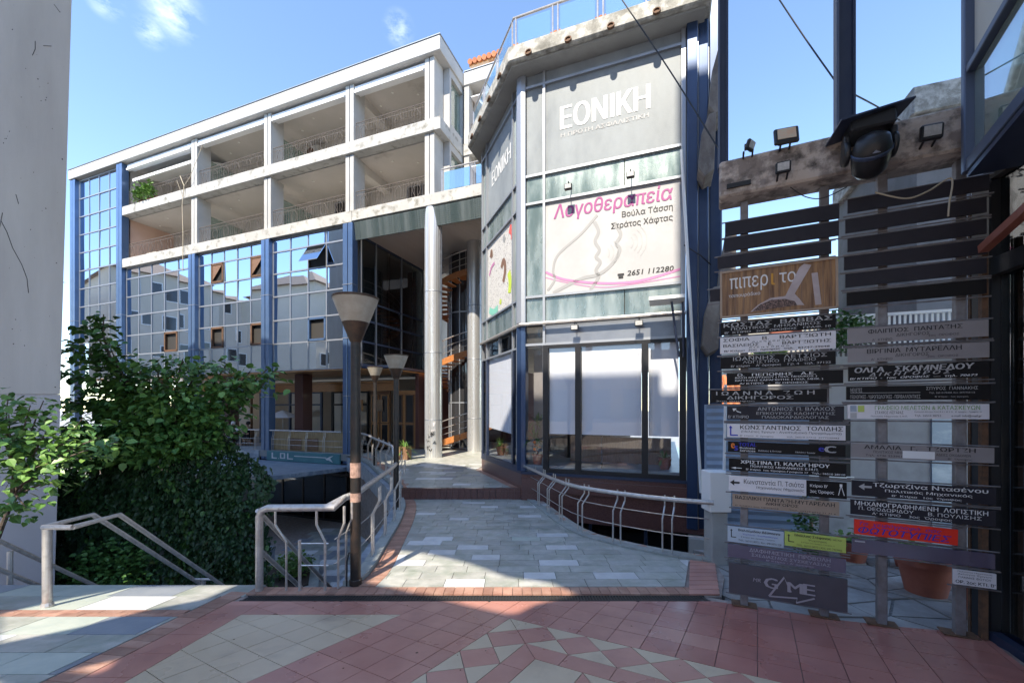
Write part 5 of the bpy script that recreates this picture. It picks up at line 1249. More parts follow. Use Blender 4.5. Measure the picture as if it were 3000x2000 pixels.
S_ = [
 ('black sign with white Greek capitals, first below the wooden spoon sign', 1655, 1918, (742, 770, 725, 755), 'signblack', (('ΚΩΣΤΑΣ  ΒΑΒΒΑΣ', .03, .97, .62, .95, Ww), ('ΠΟΛΙΤΙΚΟΣ  ΜΗΧΑΝΙΚΟΣ', .1, .88, .35, .56, Ww), ("Β'  ΚΤΙΡΙΟ   2ος  ΟΡΟΦΟΣ   ΓΡΑΦ. 10", .04, .96, .06, .26, Ww))),
 ('white sign with four lines of black Greek letters, second below the wooden spoon sign', 1654, 1918, (773, 812, 764, 801), 'signwhite', (('ΣΟΦΙΑ     Β.    ΒΑΡΤΖΙΩΤΗ', .03, .96, .72, .93, Kk), ('δ ι κ η γ ό ρ ο ς', .3, .62, .58, .68, Kk), ('ΒΑΣΙΛΕΙΟΣ    Ε.    ΒΑΡΤΖΙΩΤΗΣ', .03, .96, .38, .56, Kk), ('δ ι κ η γ ό ρ ο ς', .27, .62, .24, .34, Kk), ('Β/ Κτίριο  3ος  όροφος  τηλ.  83747-29048', .04, .95, .06, .2, Kk))),
 ('black accountancy sign in plain white capitals under the white four line sign', 1655, 1918, (820, 848, 810, 838), 'signblack', (('ΙΩΑΝΝΗΣ   ΛΕΤΣΙΟΣ', .12, .93, .64, .95, Ww, .0), ('ΛΟΓΙΣΤΙΚΟ  ΓΡΑΦΕΙΟ', .21, .84, .36, .6, Ww, .0), ("Β' κτίριο    Α' όροφος    Γρ. 4   τηλ. 37122", .1, .96, .05, .28, Ww))),
 ('black sign with four cramped lines, left frame, between two black signs', 1669, 1935, (857, 886, 850, 879), 'signblack', (('Θ.   ΠΕΠΟΝΗΣ   Α.Ε.', .1, .78, .72, .93, Wk), ('ΒΑΣΩ ΝΤΟΥΣΚΟΥ ( ΠΟΛ. ΜΗΧ/ΚΟΣ )', .08, .79, .5, .66, Wk), ('ΒΑΓΓΕΛΗΣ ΚΑΡΑΓΙΩΤΗΣ ( ΠΟΛ. ΜΗΧ. )', .08, .84, .28, .44, Wk), ('Α/ ΚΤΙΡΙΟ   -   Β/ ΟΡΟΦΟΣ', .12, .72, .06, .2, Wk))),
 ('black sign set furthest to the left with widely spaced capitals', 1633, 1898, (896, 926, 893, 921), 'signblack', (('Ι Ω Α Ν Ν Α   Ζ Ω Η', .05, .9, .6, .9, Ww), ('ΔΙΚΗΓΟΡΟΣ', .15, .73, .26, .52, Ww), ('2ος όροφος', .05, .4, .04, .17, Ww))),
 ('dark sign with a bent white arrow and three serif lines', 1670, 1937, (935, 965, 931, 963), 'slatdark', (('ΑΝΤΩΝΙΟΣ Π. ΒΛΑΧΟΣ', .28, .93, .68, .94, Ww, 0), ('ΕΠΙΚΟΥΡΟΣ ΚΑΘΗΓΗΤΗΣ', .27, .93, .38, .58, Ww, 0), ('ΠΑΙΔΟΚΑΡΔΙΟΛΟΓΙΑΣ', .32, .88, .1, .3, Ww, 0), ("Β' ΚΤΗΡΙΟ", .01, .2, .1, .32, Ww), (arrow_d, .05, .13, .5, .85, Wk))),
 ('white sign with a black corner arrow and one large line of capitals', 1670, 1940, (974, 1006, 975, 1007), 'signwhite', (('ΚΩΝΣΤΑΝΤΙΝΟΣ  ΤΟΛΙΔΗΣ', .12, .98, .62, .92, Kk), ('(Μελέτες Έργων - Αναπτυξιακά Προγράμματα)', .13, .97, .34, .54, Kk, 0), ("Β' κτίριο  Α' όροφος            τηλ. 26510 27716  6977230983", .12, .95, .08, .2, Kk, 0), (arrow_u, .01, .1, .12, .88, 'bink'))),
 ('black business services sign with blue and orange emblem', 1672, 1940, (1015, 1038, 1018, 1045), 'signblack', (('TOTAL', .1, .26, .58, .92, 'bink', .03), ('Business', .11, .25, .34, .52, Wk), ('Services', .11, .25, .08, .28, Wk), ('Εκδόσεις & Έντυπα', .28, .48, .14, .3, Wk, 0), ('Μελέτες Έργων', .6, .76, .14, .3, Wk, 0), ('C', .84, .92, .3, .9, Ww, .05), ('e', .79, .83, .4, .75, 'bink', .05), ('e', .03, .06, .35, .85, 'flower', .06), ('s', .06, .09, .15, .6, 'bink', .06))),
 ('black engineer sign with a small white left arrow and bold capitals', 1674, 1942, (1055, 1081, 1061, 1091), 'signblack', (('ΧΡΙΣΤΙΝΑ Π. ΚΑΛΟΓΗΡΟΥ', .11, .87, .64, .93, Wk, .02), ('ΠΟΛΙΤΙΚΟΣ ΜΗΧΑΝΙΚΟΣ Ε.Μ.Π.', .2, .78, .36, .55, Wk), ("Β' Κτίριο  1ος Όροφος-Γραφείο 17   Τηλ.: 26510 28110", .16, .99, .07, .25, Wk), (arrow_l, .02, .12, .14, .32, Wk))),
 ('half white half black sign with a black left arrow and compasses drawing', 1674, 1943, (1094, 1129, 1103, 1140), 'signwhite', (('Κωνσταντία Π. Τσιότα', .14, .66, .52, .84, Kk, 0), ('Μηχανολόγος Μηχανικός', .25, .66, .2, .42, Kk, 0, .2), (arrow_l, .01, .1, .35, .75, Kk))),
 ('tan sign with dark capitals below the half white half black sign', 1682, 1926, (1135, 1164, 1148, 1179), 'signtan', (('ΒΑΣΙΛΙΚΗ ΠΑΝΤΑΖΗ-ΜΥΤΑΡΕΛΛΗ', .03, .96, .62, .9, Kk), ('ΔΙΚΗΓΟΡΟΣ', .33, .64, .34, .55, Kk), ("Β' ΚΤΙΡΙΟ 2ος ΟΡΟΦΟΣ        ΤΗΛ. 72319 6932 71 71 6", .03, .97, .05, .17, Kk, 0))),
 ('pale blue sign with a black corner arrow beside the yellow green sign', 1671, 1799, (1206, 1243, 1219, 1253), 'signblue', (('Βαλαεμίδου Δέσποινα', .2, .94, .72, .92, Kk), ('Ψυχολόγος - Ψυχοθεραπεύτρια', .28, .9, .52, .64, 'bink', 0), ('Β Κτίριο, 2ος όροφος, Γραφείο', .25, .85, .34, .44, Kk, 0), ('ΤΗΛ.: 26510 24073 / Κιν.: 698 0076 228', .2, .96, .1, .24, Kk, 0), (arrow_u, .04, .16, .3, .85, Kk))),
 ('yellow green sign with a black corner arrow beside the pale blue sign', 1801, 1941, (1221, 1253, 1229, 1263), 'signgreen', (('Μπίλλιος Στέφανος', .17, .76, .7, .92, Kk), ('MD, PhD', .8, .93, .72, .84, Kk, 0), ('Ψυχίατρος', .4, .7, .48, .64, Kk, 0), ('Β Κτίριο, 2ος όροφος, Γραφείο 11', .28, .82, .32, .42, Kk, 0), ('ΤΗΛ.: 26510 24073 / Κιν.: 693 7423466', .2, .94, .08, .22, Kk, 0), (arrow_u, .04, .16, .3, .85, Kk))),
 ('see through purple acrylic sign with faint pale capitals above the grey game sign', 1671, 1941, (1253, 1283, 1273, 1304), 'purple', (('ΔΙΑΦΗΜΙΣΤΙΚΗ  ΠΡΟΒΟΛΗ', .2, .88, .62, .9, 'silver', 0), ('ΣΧΕΔΙΑΣΜΟΣ ΣΥΣΚΕΥΑΣΙΑΣ', .22, .88, .3, .52, 'silver', 0), ("Β' Κτίριο - Α' όροφος", .35, .75, .06, .2, 'silver', 0))),
 ('taupe sign with dark capitals, first below the open gap on the right frame', 1945, 2266, (755, 789, 737, 775), 'signgrey', (('ΦΙΛΙΠΠΟΣ  ΠΑΝΤΑΖΗΣ', .16, .83, .58, .86, Kk), ('ΔΙΚΗΓΟΡΟΣ', .37, .61, .3, .5, Kk, 0), ("Α'  ΚΤΗΡΙΟ", .19, .34, .08, .24, Kk, 0), ('2ος  ΟΡΟΦΟΣ', .6, .81, .16, .32, Kk, 0))),
 ('taupe sign with dark capitals, second below the open gap on the right frame', 1945, 2268, (800, 832, 787, 822), 'signgrey', (('ΒΙΡΓΙΝΙΑ  ΜΥΤΑΡΕΛΛΗ', .15, .82, .58, .88, Kk), ('ΔΙΚΗΓΟΡΟΣ', .36, .6, .28, .5, Kk, 0), ("Α'  ΚΤΗΡΙΟ", .18, .34, .08, .24, Kk, 0), ('2ος  ΟΡΟΦΟΣ', .59, .8, .12, .28, Kk, 0))),
 ('black sign with heavy slanted white capitals on the right frame', 1947, 2269, (843, 876, 833, 868), 'signblack', (('ΟΛΓΑ   ΣΚΑΜΝΕΔΟΥ', .05, .9, .56, .93, Ww, .03, .12), ('Δ Ι Κ Η Γ Ο Ρ Ο Σ', .16, .75, .3, .54, Ww, .02, .3), ('Β/ ΚΤΙΡΙΟ  -  1ος  ΟΡΟΦΟΣ  —  τηλ. 70673', .01, .92, .05, .23, Wk, .01, .2))),
 ('black sign split by a thin white rule with pale narrow capitals', 1942, 2271, (887, 919, 883, 916), 'signblack', (('ΜΕΛΕΤΕΣ', .03, .12, .58, .86, Ww, 0), (bar, .03, .54, .50, .53, Ww), ('ΓΕΩΛΟΓΙΚΕΣ - ΥΔΡΟΓΕΩΛΟΓΙΚΕΣ - ΠΕΡΙΒΑΛΛΟΝΤΙΚΕΣ', .03, .54, .1, .36, Ww, 0), ('ΣΠΥΡΟΣ  ΓΙΑΝΝΑΚΗΣ', .58, .92, .68, .9, Ww, 0), ('Τηλ. 26510-75400, Κιν. 6977758118', .6, .9, .4, .54, Ww, 0), ("Β' Κτίριο - 1ος όροφος", .64, .86, .14, .26, Ww, 0))),
 ('white sign with a blue and a green square and green capitals', 1945, 2268, (930, 962, 928, 962), 'signwhite', (('ΓΡΑΦΕΙΟ ΜΕΛΕΤΩΝ & ΚΑΤΑΣΚΕΥΩΝ', .21, .94, .62, .92, 'gink', .0), ('ΣΤΑΥΡΟΣ ΛΙΣΓΑΡΑΣ', .21, .42, .34, .54, Kk, 0), ('Πολιτικός Μηχανικός Ε.Μ.Π.', .18, .45, .08, .24, Kk, 0), ("Εμπορικό Κέντρο Στοά Β Α 1 45 2 21   Β' όροφος - Γραφείο 16", .5, .95, .42, .54, Kk, 0), ('Τηλ. 26510 38753          e-mail: info@mail.gr', .5, .95, .12, .3, Kk, 0), (bar, .02, .07, .48, .94, 'slateblue'), (bar, .08, .13, .48, .94, 'signgreen'), (bar, .02, .07, .02, .42, 'paleink'))),
 ('grey sign with a white paper strip stuck over its middle', 1953, 2279, (1022, 1053, 1021, 1056), 'signgrey', (('ΑΜΑΛΙΑ   Γ.   ΤΖΩΡΤΖΗ', .1, .88, .64, .92, Kk), ('ΠΟΛΙΤΙΚΟΣ ΜΗΧ', .17, .39, .36, .54, Kk, 0), ('Τηλ. 6746 253861', .11, .38, .1, .26, Kk, 0), ('ΑΔΕΙΕΣ ΟΙΚΟΔΟΜΩΝ', .62, .85, .34, .5, Kk, 0), ("Β'  Όροφος", .7, .86, .08, .22, Kk, 0))),
 ('dark sign with a fat white left arrow on the right frame', 1955, 2283, (1106, 1141, 1116, 1153), 'slatdark', (('Τζωρτζίνα Ντασένου', .16, .95, .6, .94, Wk, .01), ('Πολιτικός Μηχανικός', .25, .85, .32, .54, Wk, .01), ("Β'  Κτίριο   1ος  Όροφος", .3, .78, .06, .22, Wk, .01), (arrow_l, .05, .15, .4, .84, Ww))),
 ('dark accountancy sign above the red photocopy sign', 1952, 2283, (1150, 1183, 1164, 1202), 'slatdark', (('ΜΗΧΑΝΟΓΡΑΦΗΜΕΝΗ  ΛΟΓΙΣΤΙΚΗ', .03, .95, .64, .94, Wk, .01), ('Π. ΘΕΟΔΩΡΙΔΟΥ', .06, .46, .36, .58, Wk, 0), ('Β. ΠΟΥΛΙΣΗΣ', .56, .91, .34, .56, Wk, 0), ("Α' ΚΤΙΡΙΟ    3ος  Όροφος", .16, .72, .06, .26, Wk, 0))),
 ('bright red sign with slanted dark blue letters', 1960, 2196, (1192, 1226, 1210, 1245), 'signred', (('Τα  χειρόγραφά  σας', .05, .85, .6, .9, 'bink', .0, .3), ('ΦΩΤΟΤΥΠΙΕΣ', .04, .94, .12, .56, 'bink', .012, .25))),
 ('blank see through purple acrylic sign low on the right frame', 1955, 2281, (1239, 1269, 1263, 1298), 'purple', ((bar, .02, .1, .78, .88, 'silver'),)),
 ('small white notice with black lettering at the bottom right of the frames', 2186, 2284, (1306, 1339, 1313, 1348), 'signwhite', (('Πολιτικού Μηχανικού', .1, .9, .84, .95, Kk, 0), ('Ακίνητα Έργων', .1, .9, .66, .8, Kk, 0), ('ΓΙΑΝΝΗΣ ΦΩΤΙΟΥ', .12, .88, .46, .6, Kk, 0), ("ΟΡ. 2ος ΚΤΙ. Β'", .05, .97, .08, .32, Kk, .01))),
]
for row in S_:
    t, W, H, y = sign('name_sign', row[0], 'sign', *row[1:])
    if row[4] == 'signwhite' and row[1] == 1674:
        ob('black_end', MB().box(W * .68, y - .002, 0, W, y - .0005, H), M['signblack'], t); k = MB(); put_text(k, "Κτίριο Β'", W * .71, W * .85, H * .56, H * .78, y - .004); put_text(k, '2ος Όροφος', W * .71, W * .9, H * .2, H * .44, y - .004)
        k.tube([(W * .955, y - .003, H * .8), (W * .935, y - .003, H * .2)], .004, 4); k.tube([(W * .955, y - .003, H * .8), (W * .98, y - .003, H * .2)], .004, 4); k.box(W * .945, y - .004, H * .72, W * .965, y - .002, H * .88); ob('lettering', k, M['wink'], t)
    if row[1] == 1953: ob('paper_strip', MB().box(W * .385, y - .004, H * .08, W * .61, y - .002, H * .6), M['white_paint'], t)
t, W, H, y = sign('game_sign', 'big dark grey sign with raised silver letters at the foot of the left frame', 'sign', 1674, 1944, (1296, 1363, 1319, 1394), 'signwarm', (('MR', .22, .29, .5, .62, 'silver', .0, .2),), th=.03)
mb = MB(); put_text(mb, 'G', W * .32, W * .43, H * .38, H * .72, y - .02, 0, .03); put_text(mb, 'M', W * .52, W * .64, H * .36, H * .68, y - .02, 0, .02); put_text(mb, 'E', W * .65, W * .74, H * .36, H * .70, y - .02, 0, .02)
ribbon(mb, [(W * .36, H * .12), (W * .49, H * .8), (W * .545, H * .36)], H * .03, y - .018); ribbon(mb, [(W * .36, H * .12), (W * .6, H * .2), (W * .59, H * .05), (W * .74, H * .28)], H * .025, y - .016); ob('letters', mb, M['silver'], t)
for z in (0, 0): pass
# floodlights, moving head light, cables and posts on the beam
def beamlight(name, label, u, v, s, lens, ry=0, tilt=0):
    x, Y = lx(u); t = thing(name, label, 'floodlight', (B0.x + DX.x * x - DN.x * .2, B0.y + DX.y * x - DN.y * .2, BZ + lz(u, v)), BR)
    o = ob('housing', MB().box(-.105 * s, -.04, -.085 * s, .105 * s, .0, .09 * s), M['black'], t, rot=(tilt, 0, ry), bevel=.012); ob('lens', MB().box(-.078 * s, -.045, -.045 * s, .078 * s, -.0402, .068 * s), M[lens], o); ob('bracket', MB().tube([(-.04, .0, -.05), (-.04, .12, -.09), (.04, .12, -.09), (.04, .0, -.05)], .01, 5), M['black'], t); ob('heat_sink', MB().box(-.06 * s, .001, -.05 * s, .06 * s, .03, .05 * s), M['black'], t); return t
beamlight('floodlight', 'large floodlight with amber lens standing on the left part of the beam', 1797, 343, 1.0, 'brightled', R(8), R(-12))
beamlight('floodlight', 'small grey floodlight on the beam below the amber one', 1791, 410, .62, 'ledgrey', 0, R(10))
beamlight('floodlight', 'grey floodlight on the right part of the beam', 2112, 337, .75, 'ledgrey', R(5), R(8))
t = beamlight('floodlight', 'little black floodlight turned sideways near the left end of the beam', 1715, 360, .55, 'ledgrey', R(60), R(20))
tag(ob('beam_vent', MB().box(-.11, -.02, -.02, .11, .0, .025), M['black'], loc=(B0.x + DX.x * lx(1695)[0] - DN.x * .122, B0.y + DX.y * lx(1695)[0] - DN.y * .122, BZ + lz(1695, 438)), rot=(0, 0, BR)), 'narrow black slot on the left end of the peeling beam', 'vent')
xs, Ys = lx(1966); mh = thing('moving_head_light', 'black moving head stage light hanging under a square dark canopy plate on the beam', 'stage light', (B0.x + DX.x * xs - DN.x * .34, B0.y + DX.y * xs - DN.y * .34, BZ + lz(1966, 322)), BR); mh.scale = (.74, .74, .74)
ob('canopy_plate', MB().prism([(-.33, -.32), (.36, -.22), (.30, .4), (-.36, .42)], lambda x, y: -.02 + x * .16 - .06 * (y < 0), lambda x, y: x * .16 - .06 * (y < 0)), M['navy'], mh)
ob('base', MB().box(-.21, -.2, -.22, .21, .2, -.05), M['black'], mh, bevel=.02)
for s in (-1, 1): ob('yoke_arm', MB().lathe([(.05, -.03), (.13, -.025), (.14, 0), (.13, .025), (.05, .03)], 20).mesh('yoke_arm', M['black'], True), None, mh, loc=(s * .22, -.02, -.40), rot=(0, R(90), 0)); ob('yoke_neck', MB().box(s * .22 - .03, -.09, -.4, s * .22 + .03, .06, -.2), M['black'], mh, bevel=.01)
hd = ob('head', MB().lathe([(.03, -.24), (.12, -.235), (.165, -.18), (.185, -.05), (.185, .08), (.15, .19), (.06, .24)], 28).mesh('head', M['black'], True), None, mh, loc=(0, -.10, -.50), rot=(R(52), 0, R(-8)))
ob('head_band', MB().lathe([(.187, .02), (.196, .03), (.196, .06), (.187, .07)], 28, close=False), M['navy'], hd, True)
mb = MB()
for k in range(4): z = .0 + k * .012; w_ = .035 - k * .009; mb.box(-w_, -.003, z, w_, .0, z + .008)
ob('emblem', mb, M['silver'], mh, loc=(-.01, -.325, -.60), rot=(R(-30), 0, 0))
for i, (u, hgt, wd) in enumerate(((1661, 5.5, .05), (1943, 5.5, .075))):
    x = lx(u)[0]
    t = thing('steel_post', ['slim dark blue steel post rising from the left end of the peeling beam', 'thick dark blue steel post rising behind the moving head light'][i], 'post', (B0.x + DX.x * (x + .0) + DN.x * .05, B0.y + DX.y * x + DN.y * .05, BZ + 4.74), BR, 'steel posts above the beam')
    ob('flange', MB().box(-wd, -.06, 0, -wd + .02, .06, hgt), M['navy2'], t); ob('web', MB().box(-wd + .02, -.01, 0, wd - .02, .01, hgt), M['navy'], t); ob('flange', MB().box(wd - .02, -.06, 0, wd, .06, hgt), M['navy'], t)
def cable(label, pts, r=.008, m='cable', cat='cable', group=None):
    c3 = curve(pts, 8); return tag(ob('cable', MB().tube(c3, r, 5), M[m]), label, cat, group)
cable('black cable slanting across the sky in front of the big banner', [P(1415, -20, 6.0), P(1540, 165, 5.4), P(1656, 352, 4.62)], .009)
cable('black cable slanting down to the thick steel post', [P(1780, -15, 5.0), P(1850, 90, 4.6), P(1925, 196, 4.15)], .008)
cable('short black cable from the thick post towards the grey building', [P(1960, 216, 4.1), P(2020, 248, 4.6), P(2080, 285, 5.4)], .008)
cable('thin wire loop hanging under the left part of the beam', [P(1815, 430, 4.0), P(1850, 452, 3.98), P(1890, 455, 3.95), P(1945, 430, 3.9)], .005, 'cable')
cable('beige cord slung along the top boards of the right frame', [P(2010, 442, 3.62), P(2080, 456, 3.55), P(2130, 440, 3.5), P(2185, 410, 3.46), P(2180, 470, 3.44), P(2178, 497, 3.44)], .007, 'cablew')
cable('beige cord hanging down the right end of the beam', [P(2222, 245, 3.4), P(2232, 290, 3.4), P(2236, 340, 3.4)], .006, 'cablew')

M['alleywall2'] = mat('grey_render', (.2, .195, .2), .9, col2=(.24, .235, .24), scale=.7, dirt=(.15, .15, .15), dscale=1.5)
# ------------------------------------------------------------------ dark shop and bay window at the right edge
rs = thing('corner_shop', 'dark framed shop with a slanted glazed bay above it at the right edge', 'building', (0, 0, 0))
def plan(pts, z0, z1, m, name, **k): return ob(name, MB().prism(pts, z0, z1), M[m], rs, **k)
p0, p1 = Vector((4.25, 3.70)), Vector((3.45, 1.2)); d = (p1 - p0).normalized(); nrm = Vector((-d.y, d.x)); nrm = nrm if nrm.x > 0 else -nrm
def sx(a, b): q = p0 + d * a + nrm * b; return (q.x, q.y)
def sbox(name, a0, a1, b0, b1, z0, z1, m, bevel=0):
    q = [sx(a0, b0), sx(a1, b0), sx(a1, b1), sx(a0, b1)]; q = q if area(q) > 0 else q[::-1]
    return ob(name, MB().prism(q, z0, z1), M[m], rs, bevel=bevel)
sbox('corner_post', -.10, .12, -.02, .16, -.6, 3.6, 'black', .01); sbox('corner_trim', -.14, -.105, -.02, .1, -.5, 3.55, 'rust')
sbox('sill', .125, 3.2, -.03, .12, -.6, -.36, 'navy'); sbox('lintel', .125, 3.2, -.02, .14, 2.75, 2.9, 'black'); sbox('upper_glass', .125, 3.2, .05, .06, 2.9, 3.6, 'dglass')
for a in (.9, 1.7, 2.5): sbox('mullion', a, a + .06, -.01, .12, -.36, 2.75, 'black')
for a, b in ((.125, .9), (.965, 1.7), (1.765, 2.5)): sbox('pane', a, b, .05, .06, -.36, 2.75, 'dglass')
sbox('inner_wall', -.1, 3.2, 1.6, 1.7, -.6, 3.6, 'shaft'); sbox('inner_end', -.1, -.02, .165, 1.6, -.6, 3.6, 'dark'); sbox('ceiling', -.1, 3.2, .0, 1.7, 3.61, 3.7, 'dark')
ob('red_handrail', MB().tube([P(2258, 572, 3.45), P(2352, 487, 3.0), P(2420, 420, 2.7)], .045, 4), M['redwood'], rs)
# upper bay: blue frame, frosted panes, raking along the side of the passage
q0 = Vector((3.80, 3.42)); qd = Vector((-.538, -.843)).normalized(); qn = Vector((-qd.y, qd.x)); qn = qn if qn.x > 0 else -qn
def ux(a, b): q = q0 + qd * a + qn * b; return (q.x, q.y)
def ubox(name, a0, a1, b0, b1, z0, z1, m, bevel=0):
    q = [ux(a0, b0), ux(a1, b0), ux(a1, b1), ux(a0, b1)]; q = q if area(q) > 0 else q[::-1]
    return ob(name, MB().prism(q, z0, z1), M[m], rs, bevel=bevel)
ubox('bay_post', -.02, .05, -.03, .10, 3.55, 9.5, 'navy2', .008); ubox('bay_post', -.10, -.025, .02, .14, 3.62, 9.5, 'navy', .008)
for z, h in ((3.55, .10), (4.36, .06), (5.25, .06), (6.6, .06)): ubox('bay_rail', .055, 2.6, -.02, .09, z, z + h, 'navy2', .006)
for z0, z1, m in ((3.66, 4.35, 'gglass'), (4.43, 5.24, 'frost'), (5.32, 6.59, 'frost'), (6.67, 9.4, 'frost')): ubox('bay_pane', .055, 2.6, .03, .045, z0, z1, m)
ubox('bay_backing', .0, 2.6, .6, .65, 3.55, 9.5, 'alleywall'); ubox('shade_storeys', -.02, 3.5, .66, 9.5, 3.72, 19.0, 'alleywall2'); ubox('bay_soffit', .055, 2.6, -.01, .6, 3.5, 3.54, 'navy')  # storeys behind the bay added to shade the grey town house

# ------------------------------------------------------------------ the alley behind the signs
al = struct(ob('alley', MB().prism([(2.44, 4.66), (3.25, 4.12), (4.3, 3.73), (9, 3.0), (16, 10), (16, 26), (6, 14), (4.35, 8.8), (3.14, 6.2), (2.98, 5.9)], ZL, -.66), M['gravel']))
rnd = random.Random(11)
pts = [[(2.5 + i * .42 + rnd.uniform(-.13, .13) + (j % 2) * .15, 3.7 + j * .34 + rnd.uniform(-.1, .1)) for i in range(12)] for j in range(9)]
for j in range(8):
    for i in range(11):
        q = [pts[j][i], pts[j][i + 1], pts[j + 1][i + 1], pts[j + 1][i]]
        c = (sum(p[0] for p in q) / 4, sum(p[1] for p in q) / 4)
        if c[1] < 4.25 - (c[0] - 2.9) * .42 + .12 or c[1] > 6.3 or c[0] > 5.8: continue
        q = inset(q, .014)
        if q: ob('paving_stone', MB().prism(q, -.70, -.645 + rnd.uniform(0, .012)), M['crazy'], al)
bfence = thing('metal_fence', 'pale blue ribbed sheet metal fence behind the left sign frame', 'fence', (2.95, 6.2, -.66), R(-14))
mb = MB(); rib = []
for k in range(42): rib += [(k * .056, -.012 if k % 2 else .012)]
for (z0, y0), (z1, y1) in zip(rib, rib[1:]): mb.poly([(0, y0, z0), (1.35, y0, z0), (1.35, y1, z1), (0, y1, z1)])
ob('ribbed_sheet', mb, M['bluefence'], bfence)
for x in (0, .66, 1.33): ob('fence_post', MB().box(x - .02, .015, 0, x + .02, .06, 2.3), M['bluefence'], bfence)
ob('drain_pipe', MB().tube([(.25, -.05, 2.6), (.22, -.05, .9), (.16, -.05, .8)], .02, 6), M['white_paint'], bfence)
ga = thing('grey_town_house', 'grey rendered town house with a stepped cornice behind the right sign frame', 'building', (8.9, 9.0, -.66), ROT)
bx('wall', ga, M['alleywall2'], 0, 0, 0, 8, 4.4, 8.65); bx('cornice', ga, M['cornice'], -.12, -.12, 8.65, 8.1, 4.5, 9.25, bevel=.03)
for (x, z, w_, h) in ((.9, 5.6, 1.0, 1.5), (3.2, 5.6, 1.0, 1.5), (1.0, 1.2, .9, 2.2)):
    f = bx('window', ga, M['white_paint'], x, -.05, z, x + w_, .0, z + h); bx('pane', f, M['shaft'], x + .07, -.06, z + .07, x + w_ - .07, -.052, z + h - .07); bx('sill', f, M['conc'], x - .05, -.1, z - .06, x + w_ + .05, -.001, z)
nb = thing('low_house', 'pale plastered low house with a dark window and blue door behind the right signs', 'building', (4.75, 7.6, -.66), R(-20))
bx('wall', nb, M['alleywall'], 0, 0, 0, 6, 2.5, 3.0); bx('window', nb, M['dark'], .45, -.02, 1.05, 1.25, -.002, 2.05); bx('frame', nb, M['white_paint'], .4, -.03, 1.0, 1.3, -.021, 1.05); bx('shutter', nb, M['slatdark'], .22, -.035, 1.05, .44, -.003, 2.05)
bx('door', nb, M['bluefence'], 3.0, -.03, .0, 3.5, -.002, 2.2); bx('roof_edge', nb, M['conc'], -.1, -.15, 3.0, 6.1, 2.6, 3.14)
bx('door', nb, M['slateblue'], 2.35, -.03, .0, 2.65, -.002, 2.2)
# balustrade terrace with pots above the low house
wr = thing('white_balustrade', 'white balcony balustrade above the low house in the gap of the right frame', 'railing', (5.2, 7.9, 2.49), R(-20))
for k in range(34): ob('bar', MB().box(k * .075, 0, 0, k * .075 + .028, .028, .75), M['white_paint'], wr)
ob('top_rail', MB().box(-.05, -.02, .751, 2.6, .05, .80), M['white_paint'], wr)
pot_b = thing('hanging_planter', 'orange trough hanging on the white balustrade', 'planter', (5.15, 7.72, 2.75), R(-20)); ob('trough', MB().prism([(-.25, -.1), (.25, -.1), (.25, .1), (-.25, .1)], 0, .3), M['terra'], pot_b, bevel=.02)
def bush(name, label, loc, rx, rz, n, s, m='leaf', group=None):
    t = thing(name, label, 'plant', loc, 0, group); mb = MB()
    for k in range(n):
        v = Vector((random.gauss(0, 1), random.gauss(0, 1), random.gauss(0, 1))).normalized() * random.random() ** .4
        leafmesh(mb, (v.x * rx, v.y * rx, rz + v.z * rz), s * random.uniform(.6, 1.2))
    ob('leaves', mb, M[m], t); ob('stem', MB().tube([(0, 0, -.05), (0, 0, rz)], .012, 5), M['bark'], t); return t
bush('balcony_bush', 'dark green bush growing through the white balustrade', (6.1, 7.4, 2.55), .38, .42, 500, .09)
bush('balcony_bush', 'light green plant below the orange trough', (4.85, 7.7, 2.45), .3, .2, 300, .09, 'leaf2')
bush('climbing_shrub', 'dark shrub growing beside the blue fence between the two frames', (4.05, 5.6, -.62), .22, .55, 380, .07)
def pot(label, x, y, r, h):
    t = thing('flower_pot', label, 'flower pot', (x, y, -.65), 0, 'terracotta pots in the alley')
    ob('pot', MB().lathe([(r * .68, 0), (r * .95, h * .78), (r * 1.06, h * .8), (r * 1.1, h), (r * .98, h), (r * .9, h * .9)], 28), M['terra'], t, True); ob('soil', MB().lathe([(r * .9, h * .9), (.01, h * .92)], 20, close=False), M['soil'], t)
    mb = MB()
    for k in range(60): leafmesh(mb, (random.gauss(0, r * .5), random.gauss(0, r * .5), h + abs(random.gauss(0, .06))), .07)
    ob('leaves', mb, M['leaf2'], t); return t
pot('largest terracotta pot on the crazy paving behind the right frame', 5.0, 4.95, .27, .46); pot('small terracotta pot left of the largest one', 5.0, 6.0, .2, .3); pot('low terracotta pot behind the purple blank sign', 5.55, 5.75, .17, .26); pot('dark terracotta pot at the far right behind the small notice', 5.0, 4.3, .2, .36)
ch = thing('wooden_chair', 'brown wooden chair standing beside the blue fence behind the tan sign', 'chair', (4.55, 6.55, -.65), R(20))
for x, y, h in ((0, 0, .45), (.36, 0, .45), (0, .36, .95), (.36, .36, .95)): ob('leg', MB().box(x, y, 0, x + .035, y + .035, h), M['wood_dark'], ch)
ob('seat', MB().box(-.01, -.01, .451, .41, .355, .48), M['wood_dark'], ch)
for z in (.6, .74, .88): ob('back_slat', MB().box(.036, .365, z, .359, .385, z + .06), M['wood_dark'], ch)
ph = thing('pale_house', 'pale far house with a clay tile roof seen between the left signs', 'building', (8.6, 15.5, -.7), ROT)
bx('wall', ph, M['white'], 0, 0, 0, 5.6, 5, 5.3); bx('wall_band', ph, M['conc'], -.1, -.1, 5.3, 5.7, 5.1, 5.6)
for x in (.5, 2.2, 3.9): f = bx('window', ph, M['dark'], x, -.02, 3.2, x + .8, -.002, 4.5); bx('sill', f, M['conc'], x - .05, -.1, 3.13, x + .85, -.003, 3.2)
